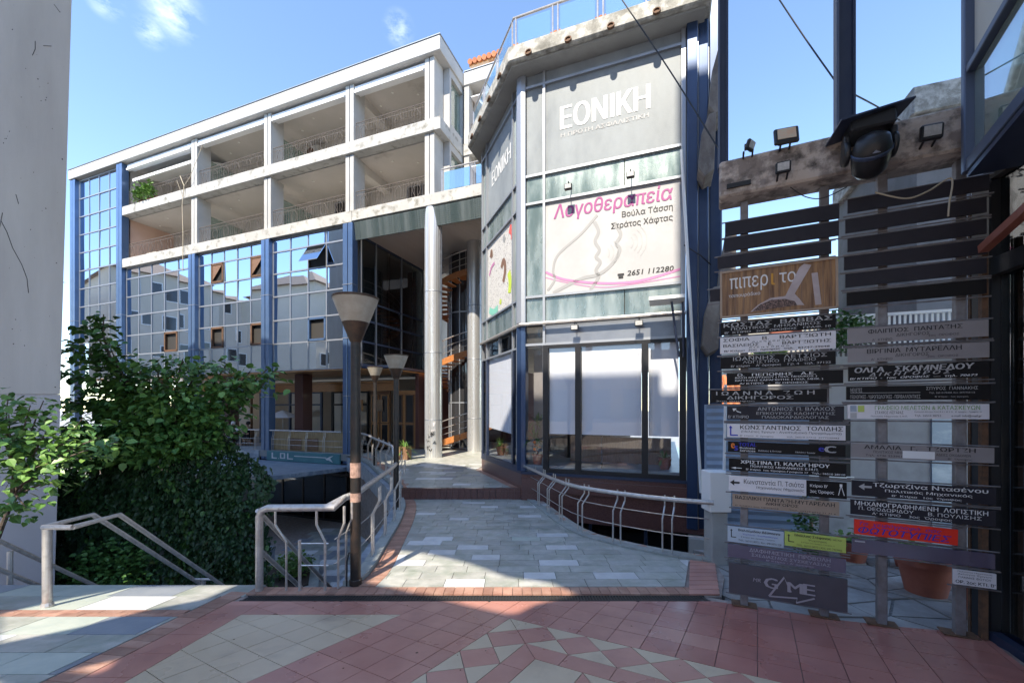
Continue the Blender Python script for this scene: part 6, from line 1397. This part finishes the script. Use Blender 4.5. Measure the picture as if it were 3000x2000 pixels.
lh = thing('tiled_outhouse', 'low outhouse with an old clay tile roof left of the name signs', 'building', (6.2, 12.2, -.7), ROT)
bx('wall', lh, M['house'], 0, 0, 0, 2.6, 2.4, 2.3); me = MB().tube([(0, -.3, 2.2), (0, 1.4, 3.3)], .08, 6).mesh('roof_tile', M['rooftile'])
for k in range(18): o = ob('roof_tile', me, None, lh); o.location = (-.05 + k * .16, 0, 0)
bx('roof_board', lh, M['wood_dark'], -.1, -.1, 2.301, 2.75, 1.3, 2.36)
gbal = thing('iron_gate', 'dark iron bars of a gate seen between the two sign frames', 'gate', (6.4, 8.6, .9), ROT)
for k in range(14): ob('bar', MB().box(k * .09, 0, 0, k * .09 + .02, .02, 1.1), M['black'], gbal)
ob('top_rail', MB().box(0, -.01, 1.101, 1.2, .03, 1.13), M['black'], gbal)
# ------------------------------------------------------------------ grey building at the left edge
gw = thing('grey_render_building', 'tall plain grey rendered building with cracks filling the left edge', 'building', (0, 7.5, 0))
ed = lambda z: -8.335 + (z + .0) * .0293
def wedge(q, y0, y1, sh):
    m_ = MB(); a = [m_.pt((p[0], y0, p[1])) for p in q]; b = [m_.pt((p[0] - sh * (p[0] > -20), y1, p[1])) for p in q]; n = len(q)
    m_.f += [a, b[::-1]] + [[a[(k + 1) % n], a[k], b[k], b[(k + 1) % n]] for k in range(n)]; m_.m += [0] * (n + 2); return m_
ob('wall', wedge([(-22, 1.84), (ed(1.84), 1.84), (ed(16.5), 16.5), (-22, 16.5)], 0, .4, .6), M['plaster'], gw)
ob('lower_wall', wedge([(-22, ZL), (ed(-3.6) - .02, ZL), (ed(1.835), 1.835), (-22, 1.835)], .01, .4, .6), M['plaster_lo'], gw)
ob('body', MB().prism([(-22, .41), (-9.0, .41), (-19.5, 5.5), (-22, 5.5)], ZL, 16.5), M['plaster'], gw)
def crack(pts, r=.006):
    return MB().tube([(p[0], -.002, p[1]) for p in pts], r, 4)
rnd = random.Random(9)
def w75(u, v): p = P(u, v, 7.5); return (p.x, p.z)
for pts in ([(2, 505), (18, 535), (32, 570), (48, 605), (62, 640), (68, 672)], [(80, 95), (80, 112), (76, 126)], [(100, 108), (118, 108)], [(125, 12), (140, 28)], [(5, 490), (0, 520)], [(38, 445), (44, 470)]):
    p2 = []
    for u, v in pts: x, z = w75(u, v); p2.append((x + rnd.uniform(-.02, .02), z + rnd.uniform(-.02, .02)))
    ob('crack', crack(p2, .005), M['ink'], gw)
mb = MB()
for k in range(46):
    u, v = rnd.uniform(2, 150), rnd.uniform(5, 890); x, z = w75(u, v); r = rnd.uniform(.005, .017)
    a0 = rnd.uniform(0, 6); mb.poly([(x + r * math.cos(a0 + j * 1.26) * rnd.uniform(.5, 1.2), -.0025, z + r * math.sin(a0 + j * 1.26) * rnd.uniform(.5, 1.2)) for j in range(5)][::-1])
stuff(ob('chip', mb, M['ink'], gw))

# ------------------------------------------------------------------ trees and ivy
def tree(name, label, base, trunk, targets, leafn, ls, r0=.09, m=('leaf', 'leaf2', .15), twig=.55, spread=.34, flat=.55):
    t = thing(name, label, 'tree', base); b = Vector(base); tr = MB(); br = MB(); lv = MB()
    tp = [Vector(p) - b for p in trunk]; tr.tube(tp, [r0 * (1 - .5 * k / (len(tp) - 1)) for k in range(len(tp))], 8)
    for tg, n in targets:
        tg = Vector(tg) - b; s = tp[-1].lerp(tp[-2], random.uniform(0, .8)); L = (tg - s).length
        mid = s.lerp(tg, .5) + Vector((random.gauss(0, .07), random.gauss(0, .07), .06 + random.random() * .1)) * L
        c3 = curve([s, mid, tg], 7) if False else [s.lerp(mid, k / 5).lerp(mid.lerp(tg, k / 5), k / 5) for k in range(6)]
        br.tube(c3, [r0 * .34 * (1 - .85 * k / 5) + .004 for k in range(6)], 5)
        for j in range(n):
            f = 1 - twig * random.random() ** 1.2; k = min(int(f * 5), 4); p = c3[k].lerp(c3[k + 1], f * 5 - k)
            p = p + Vector((random.gauss(0, spread), random.gauss(0, spread), random.gauss(0, spread * flat) - .03)) * (.35 + .65 * (1 - (f - .45)))
            d = Vector((tg.x - s.x, tg.y - s.y, 0)).normalized() * .6 + Vector((random.gauss(0, .7), random.gauss(0, .7), -.35 + random.gauss(0, .28)))
            leafmesh(lv, p, ls * random.uniform(.6, 1.25), 1 if random.random() < m[2] else 0, d.normalized())
    ob('trunk', tr, M['bark'], t, True); ob('limb', br, M['bark'], t, True); ob('crown', lv, [M[m[0]], M[m[1]]], t)
    return t
T9 = lambda u, v, Y=9.2: P(u, v, Y)
tg = []
for u, v, Y, n in ((238, 690, 9.3, 150), (205, 735, 9.1, 170), (165, 775, 8.9, 190), (215, 790, 9.3, 170), (255, 770, 9.0, 130), (165, 840, 8.7, 220), (240, 850, 9.0, 240), (150, 905, 8.6, 220),
                   (310, 800, 9.1, 190), (365, 800, 9.0, 210), (420, 792, 9.0, 210), (470, 800, 8.8, 210), (520, 805, 8.8, 200), (575, 820, 8.7, 180), (615, 815, 8.6, 110), (618, 835, 8.6, 60), (560, 850, 8.6, 200),
                   (500, 860, 8.7, 230), (430, 855, 9.0, 240), (350, 860, 9.1, 260), (290, 890, 9.0, 280), (220, 910, 8.9, 260), (400, 915, 8.8, 270), (470, 925, 8.7, 240), (500, 950, 8.6, 190), (330, 945, 8.9, 280), (250, 965, 8.8, 270), (170, 965, 8.7, 250), (420, 980, 8.7, 260), (480, 1000, 8.6, 200), (350, 1010, 8.7, 250), (270, 1020, 8.6, 250), (185, 1030, 8.6, 220), (540, 895, 8.5, 90)):
    tg.append((T9(u, v + (32 if v < 870 and u > 230 else 14), Y), n))
tree('linden_tree', 'broad dark green leafy tree rising from the lower court behind the ivy', (-8.0, 10.0, ZL), [(-8.0, 10.0, ZL), (-8.05, 9.9, -1.5), (-7.9, 9.7, .2), (-7.8, 9.5, .9)], [(a, int(n * .8)) for a, n in tg] + [(T9(u, v, 8.75), 170) for u, v in ((200, 1060), (270, 1050), (340, 1045), (410, 1035), (460, 1030), (520, 985), (160, 1010), (300, 985))], 0, .15, .13, spread=.25)
tg = []
for u, v, Y, n in ((20, 905, 6.0, 60), (70, 930, 6.0, 70), (20, 950, 6.0, 80), (110, 985, 6.0, 80), (60, 1010, 5.9, 90), (160, 1010, 5.9, 80), (230, 1005, 5.8, 60), (270, 1015, 5.8, 45), (130, 1060, 5.8, 60), (30, 1070, 5.8, 50), (20, 1180, 5.6, 34), (60, 1165, 5.6, 30), (100, 920, 6.1, 30), (190, 960, 6.0, 50), (0, 1000, 5.8, 60), (120, 1110, 5.7, 26)):
    tg.append((T9(u, v, Y), n))
tree('young_tree', 'slender young tree with sunlit light green leaves in front of the grey wall', (-8.3, 6.3, ZL), [(-8.3, 6.3, ZL), (-8.1, 6.2, -1.2), (-7.5, 6.1, .1), (-7.3, 6.05, .45)], tg, 0, .12, .045, ('leaf', 'leaf2', .55), .5, .2)
iv = thing('ivy_wall', 'high wall completely covered with dark green ivy beside the stairs', 'ivy', (-7.9, 9.3, ZL))
ob('wall', MB().box(-3.2, .0, 0, 2.05, .5, 3.6), M['conc'], iv)
mb = MB()
def ivtop(x): return 4.75 - .78 * max(0, x - 1.0) - 1.6 * max(0, x - 1.85) ** 2 + .06 * math.sin(x * 7)
for k in range(21000):
    x = random.uniform(-3.2, 2.26); z = random.uniform(.1, 1) ** .8 * ivtop(x); top_ = max(0, z - ivtop(x) + .5)
    bulge = .16 * math.sin(x * 2.3 + 1) * math.sin(z * 1.9) + .07 * math.sin(x * 6 + z * 5)
    y = -.12 - bulge - random.random() * .16 + top_ ** 2 * .9; e = max(0, x - 1.95); y += e * .9 + (random.random() ** 2) * .3 * (e > 0)
    d = Vector((random.gauss(0, .5), -.35 + random.gauss(0, .25), -.8 + random.gauss(0, .35))).normalized()
    vein = math.sin(x * 3.1 + .6 * math.sin(z * 2)) > .93 or random.random() < .04
    leafmesh(mb, (x, y, z), random.uniform(.07, .13), 1 if vein and random.random() < .5 else 0, d)
stuff(ob('leaves', mb, [M['ivy'], M['ivy2']], iv))
bush('shrub', 'light leaved shrub growing at the foot of the ivy beside the stairs', (-8.2, 8.35, -2.6), .75, .75, 1500, .10, 'leaf')
bush('shrub', 'small round flowering shrub in the stone edged planting bed', (-6.2, 11.6, ZL + .4), .55, .35, 700, .10, 'leaf2'); bush('shrub', 'low green shrub at the near end of the stone edged planting bed', (-6.6, 10.4, ZL + .4), .5, .25, 600, .10, 'leaf')

# ------------------------------------------------------------------ guests on the terrace
def skin_mesh(name, pts, edges, rad, m, parent, sub=1, root=0):
    me = bpy.data.meshes.new(name); me.from_pydata([Vector(p) for p in pts], edges, []); me.materials.append(m)
    o = link(bpy.data.objects.new(name, me), parent)
    sk = o.modifiers.new('skin', 'SKIN'); lay = me.skin_vertices[0].data
    for k, r in enumerate(rad): lay[k].radius = (r, r) if not isinstance(r, tuple) else r
    lay[root].use_root = True
    sb = o.modifiers.new('smooth', 'SUBSURF'); sb.levels = sub; sb.render_levels = sub; sk.use_smooth_shade = True
    return o
def guest(label, loc, rz, shirt, hair, trousers):
    t = thing('person', label, 'person', loc, rz, 'guests on the terrace')
    J = [(0, 0, .5), (0, .02, .72), (0, .0, .95), (0, .0, 1.03), (0, -.03, 1.12), (0, -.02, 1.22),          # pelvis..head
         (.19, 0, .93), (.25, -.10, .70), (.16, -.32, .66), (.12, -.40, .67), (-.19, 0, .93), (-.25, -.08, .70), (-.17, -.30, .63), (-.13, -.39, .64),
         (.1, -.02, .48), (.12, -.44, .50), (.12, -.42, .08), (.12, -.54, .04), (-.1, -.02, .48), (-.12, -.44, .50), (-.12, -.40, .08), (-.12, -.52, .04)]
    E_ = [(0, 1), (1, 2), (2, 3), (3, 4), (4, 5), (2, 6), (6, 7), (7, 8), (8, 9), (2, 10), (10, 11), (11, 12), (12, 13), (0, 14), (14, 15), (15, 16), (16, 17), (0, 18), (18, 19), (19, 20), (20, 21)]
    rad = [.13, .12, .12, .055, .075, .095, .065, .05, .036, .03, .065, .05, .036, .03, .085, .068, .045, .04, .085, .068, .045, .04]
    skin_mesh('body', J, E_, rad, M['skin'], t, 2)
    S = [0, 1, 2, 6, 7, 10, 11]; skin_mesh('shirt', [J[k] for k in S], [(0, 1), (1, 2), (2, 3), (3, 4), (2, 5), (5, 6)], [(.15), .145, .145, .085, .066, .085, .066], shirt, t, 1)
    T_ = [0, 14, 15, 16, 18, 19, 20]; skin_mesh('trousers', [J[k] for k in T_], [(0, 1), (1, 2), (2, 3), (0, 4), (4, 5), (5, 6)], [.15, .1, .083, .062, .1, .083, .062], trousers, t, 1)
    ob('hair', MB().lathe([(.101, 1.16), (.112, 1.22), (.1, 1.28), (.06, 1.325), (.01, 1.335)], 14, (0, .015, 0)), hair, t, True)
    ob('nose', MB().poly([(-.015, -.115, 1.18), (.015, -.115, 1.18), (0, -.14, 1.175)]).poly([(-.015, -.115, 1.18), (0, -.14, 1.175), (0, -.11, 1.21)]).poly([(0, -.14, 1.175), (.015, -.115, 1.18), (0, -.11, 1.21)]), M['skin'], t)
    return t
def cafe_chair(loc, rz, label):
    c = thing('cafe_chair', label, 'chair', loc, rz, 'chairs on the cafe terrace'); ob('seat', MB().box(-.22, -.22, .36, .22, .22, .40), M['wood_dark'], c); ob('backrest', MB().box(-.22, .2, .45, .22, .23, .85), M['wood_dark'], c)
    for x in (-.2, .17):
        for y in (-.2, .19): ob('leg', MB().box(x, y, 0, x + .03, y + .03, .359 if y < 0 else .85), M['wood_dark'], c)
    return c
guest('white haired guest in a light blue shirt seated behind the terrace railing', wl_(-13.55, .95, 0), R(35) + ROT, M['shirt'], M['hairw'], M['darkcloth'])
guest('dark haired guest in dark clothes seated at the terrace table', wl_(-12.6, 1.1, 0), R(-60) + ROT, M['darkcloth'], M['hairb'], M['darkcloth'])
cafe_chair(wl_(-13.55, .95, 0), R(35) + ROT, 'dark wooden cafe chair under the white haired guest'); cafe_chair(wl_(-12.6, 1.1, 0), R(-60) + ROT, 'dark wooden cafe chair under the dark haired guest')
ct = thing('cafe_table', 'small round cafe table between the two seated guests', 'table', wl_(-13.1, .8, 0)); ob('tabletop', MB().lathe([(.32, .70), (.32, .735)], 20), M['wood_dark'], ct); ob('leg', MB().lathe([(.2, 0), (.2, .02), (.03, .03), (.03, .699)], 14), M['black'], ct)
um = thing('folded_parasol', 'pale parasol on the terrace near the dark pier', 'parasol', wl_(-10.6, 1.6, 0)); ob('pole', MB().tube([(0, 0, 0), (0, 0, 1.9)], .025, 8), M['alu'], um); ob('canopy', MB().lathe([(1.0, 1.55), (.5, 1.75), (.03, 1.95)], 8, close=False), M['white_paint'], um)

# ------------------------------------------------------------------ houses mirrored in the glass, and added walls that shade the plaza
TAN = math.tan(SUN_EL)
def back(p, q):     # where the sunbeam to p crosses the plane y = q of the town's frame: (x, z)
    a = Vector((p[0], p[1])); return (a.dot(EX), p[2] + (a.dot(EY) - q) * TAN)
ot = thing('shade_wall', 'added thin shade wall behind the viewer with openings shaped for sun patches', 'building', (0, 0, 0), ROT)  # unseen wall added to shade the plaza, openings shaped for sun patches
QW = -4.0
outer = [(-8.7, 6.4), (-.1, 6.4), (-.1, 19.15), (-6.0, 19.15), (-6.6, 19.8), (-8.7, 20.4)]  # lower edge raised so the sunlit floor behind bounces warm fill
hole1 = []  # opening traced back from the sun patch wanted on the walkway
for x, y in ((300, 645), (560, 670), (870, 740), (1150, 840), (1450, 880), (1610, 955), (1330, 1025), (1215, 1085), (1130, 1085), (900, 1035), (620, 965), (190, 870)):
    u, v = 784 + x / 3, 1046 + y / 3
    if v < 1368: p = WP(u, v); z = zw(p.y)
    else: p = FP(u, v); z = zf(p.y)
    hole1.append(back((p.x, p.y, z), QW))
def fpz(u, v): p = FP(u, v); return back((p.x, p.y, zf(p.y)), QW)
hole2 = [fpz(u, v) for u, v in ((0, 1410), (160, 1374), (300, 1348), (545, 1342), (470, 1375), (330, 1402), (180, 1440), (0, 1478))]  # further openings cut to throw sun patches on the left paving
hole3 = [fpz(u, v) for u, v in ((0, 1502), (150, 1482), (215, 1474), (180, 1500), (60, 1535), (0, 1552))]
hole4 = [fpz(u, v) for u, v in ((105, 1575), (165, 1538), (262, 1516), (235, 1545), (185, 1575))]
hole5 = [(-8.45, 8.5), (-7.65, 8.7), (-7.6, 10.2), (-8.4, 10.4)]  # opening cut to let sun onto the young tree
def wallmesh(outer, holes, y0, y1):
    loops = [[Vector((p[0], 0, p[1])) for p in l] for l in [outer] + holes]; allp = [p for l in loops for p in l]
    tris = tessellate_polygon(loops); mb = MB()
    zb = lambda y: (y1 - y) * TAN      # openings are splayed towards the back
    nb_ = len(outer)
    for y in (y0, y1):
        for t in tris: mb.poly([(allp[k].x, y, allp[k].z + (zb(y) if k >= nb_ else 0)) for k in t])
    for i, l in enumerate(loops):
        e = zb(y0) if i else 0
        for k in range(len(l)): a, b = l[k], l[(k + 1) % len(l)]; mb.poly([(a.x, y0, a.z + e), (b.x, y0, b.z + e), (b.x, y1, b.z), (a.x, y1, a.z)])
    return mb
ob('wall', wallmesh(outer, [hole1, hole2, hole3, hole4, hole5], QW - .25, QW), M['pale_wall'], ot)
for x in (-8.4, -4.4, -.6): bx('shade_wall_leg', ot, M['conc'], x, QW - .25, -1, x + .35, QW, 6.39)
for zz in (13.0, 16.0):
    for k in range(4): f = bx('window', ot, M['white_paint'], -7.9 + k * 2.0, QW + .001, zz, -6.7 + k * 2.0, QW + .05, zz + 1.6); bx('pane', f, M['shaft'], -7.82 + k * 2.0, QW + .051, zz + .08, -6.78 + k * 2.0, QW + .06, zz + 1.52)
bx('parapet', ot, M['conc'], -8.8, QW - .4, 19.401, -.1, QW + .1, 19.6) if False else None
rb = thing('reflection_backdrop', 'added low row of shutters behind the viewer closing off bright horizon in reflections', 'building', (0, 0, 0), ROT); bx('wall', rb, M['house'], -30, -21, -3.6, 14, -17, 6.5); [bx('shutter', rb, M['slateblue'], -28 + k * 3.5, -17.001, .2, -25.6 + k * 3.5, -16.95, 3.2) for k in range(12)]  # added to keep bright sky out of the shop window reflections
tb = thing('tall_shade_wall', 'added tall shade wall at the right behind the viewer', 'building', (0, 0, 0), ROT); bx('wall', tb, M['pale_wall'], .25, -6, 6.0, 1.3, -4.26, 26); bx('shade_link_wall', tb, M['pale_wall'], -.11, -6, 6.0, .249, -4.26, 19.0); bx('low_shade_wing', tb, M['pale_wall'], 1.301, -6, 6.0, 7, -4.26, 17.2); [bx('shade_wall_leg', tb, M['conc'], x, -5.8, -1, x + .4, -5.2, 5.99) for x in (.2, 3, 5.5)]  # unseen walls sized for the shade on signs and glass front
gpx = thing('side_shade_wall', 'added narrow shade wall at the left behind the viewer', 'building', (0, 0, 0), ROT); bx('wall', gpx, M['pale_wall'], -12.5, -5, 6.4, -9.9, -4.2, 19.5); bx('wall', gpx, M['pale_wall'], -9.899, -5, 10.4, -8.69, -4.2, 19.5); [bx('shade_wall_leg', gpx, M['conc'], x, -4.8, -1, x + .4, -4.4, 6.39) for x in (-12.3, -9.6)]  # unseen wall added to keep sun off the grey building
def house(label, x, y, wd, dp, h, rz, roof=2.2):
    t = thing('town_house', label, 'building', (x, y, ZL), rz, 'town houses mirrored in the window walls')
    bx('wall', t, M['house'], 0, 0, 0, wd, dp, h)
    r = MB(); c = [(-.5, -.5), (wd + .5, -.5), (wd + .5, dp + .5), (-.5, dp + .5)]; rg = [(dp / 2, dp / 2), (wd - dp / 2, dp / 2)] if wd > dp else [(wd / 2, wd / 2), (wd / 2, dp - wd / 2)]
    z0, z1 = h, h + roof; A = [(*p, z0) for p in c]; B = [(*p, z1) for p in rg]
    if wd > dp: fs = ([A[0], A[1], B[1], B[0]], [A[1], A[2], B[1]], [A[2], A[3], B[0], B[1]], [A[3], A[0], B[0]], A[::-1])
    else: fs = ([A[0], A[1], B[0]], [A[1], A[2], B[1], B[0]], [A[2], A[3], B[1]], [A[3], A[0], B[0], B[1]], A[::-1])
    for f in fs: r.poly(f)
    ob('roof', r, M['house_roof'], t)
    n = int(wd // 3); m_ = int(dp // 3)
    for fl in range(int(h // 3.2)):
        for k in range(n):
            f = bx('window', t, M['white_paint'], 1 + k * 3, -.06, 1.2 + fl * 3.2, 2.3 + k * 3, .0, 2.9 + fl * 3.2); bx('pane', f, M['shaft'], 1.1 + k * 3, -.07, 1.3 + fl * 3.2, 2.2 + k * 3, -.061, 2.8 + fl * 3.2)
        for k in range(m_):
            f = bx('window', t, M['white_paint'], wd, 1 + k * 3, 1.2 + fl * 3.2, wd + .06, 2.3 + k * 3, 2.9 + fl * 3.2); bx('pane', f, M['shaft'], wd + .061, 1.1 + k * 3, 1.3 + fl * 3.2, wd + .07, 2.2 + k * 3, 2.8 + fl * 3.2)
    return t
for i, (x, y, wd, dp, h, roof) in enumerate(((-58, 2, 12, 9, 21, 3), (-47, -9, 10, 10, 19, 2.6), (-62, 16, 11, 9, 20, 3), (-41, -24, 14, 10, 20, 2.4), (-56, 30, 10, 12, 17, 2.0), (-76, 4, 22, 14, 19.5, 2.6))):
    house(['beige house with hipped roof mirrored in the middle window wall', 'lower beige house mirrored in the right window wall', 'beige house mirrored in the left window wall', 'wide beige house behind the viewer at the left', 'lowest beige house at the far left', 'long beige block behind the mirrored houses'][i], x, y, wd, dp, h, ROT + R(8 * (i % 3) - 5), roof)
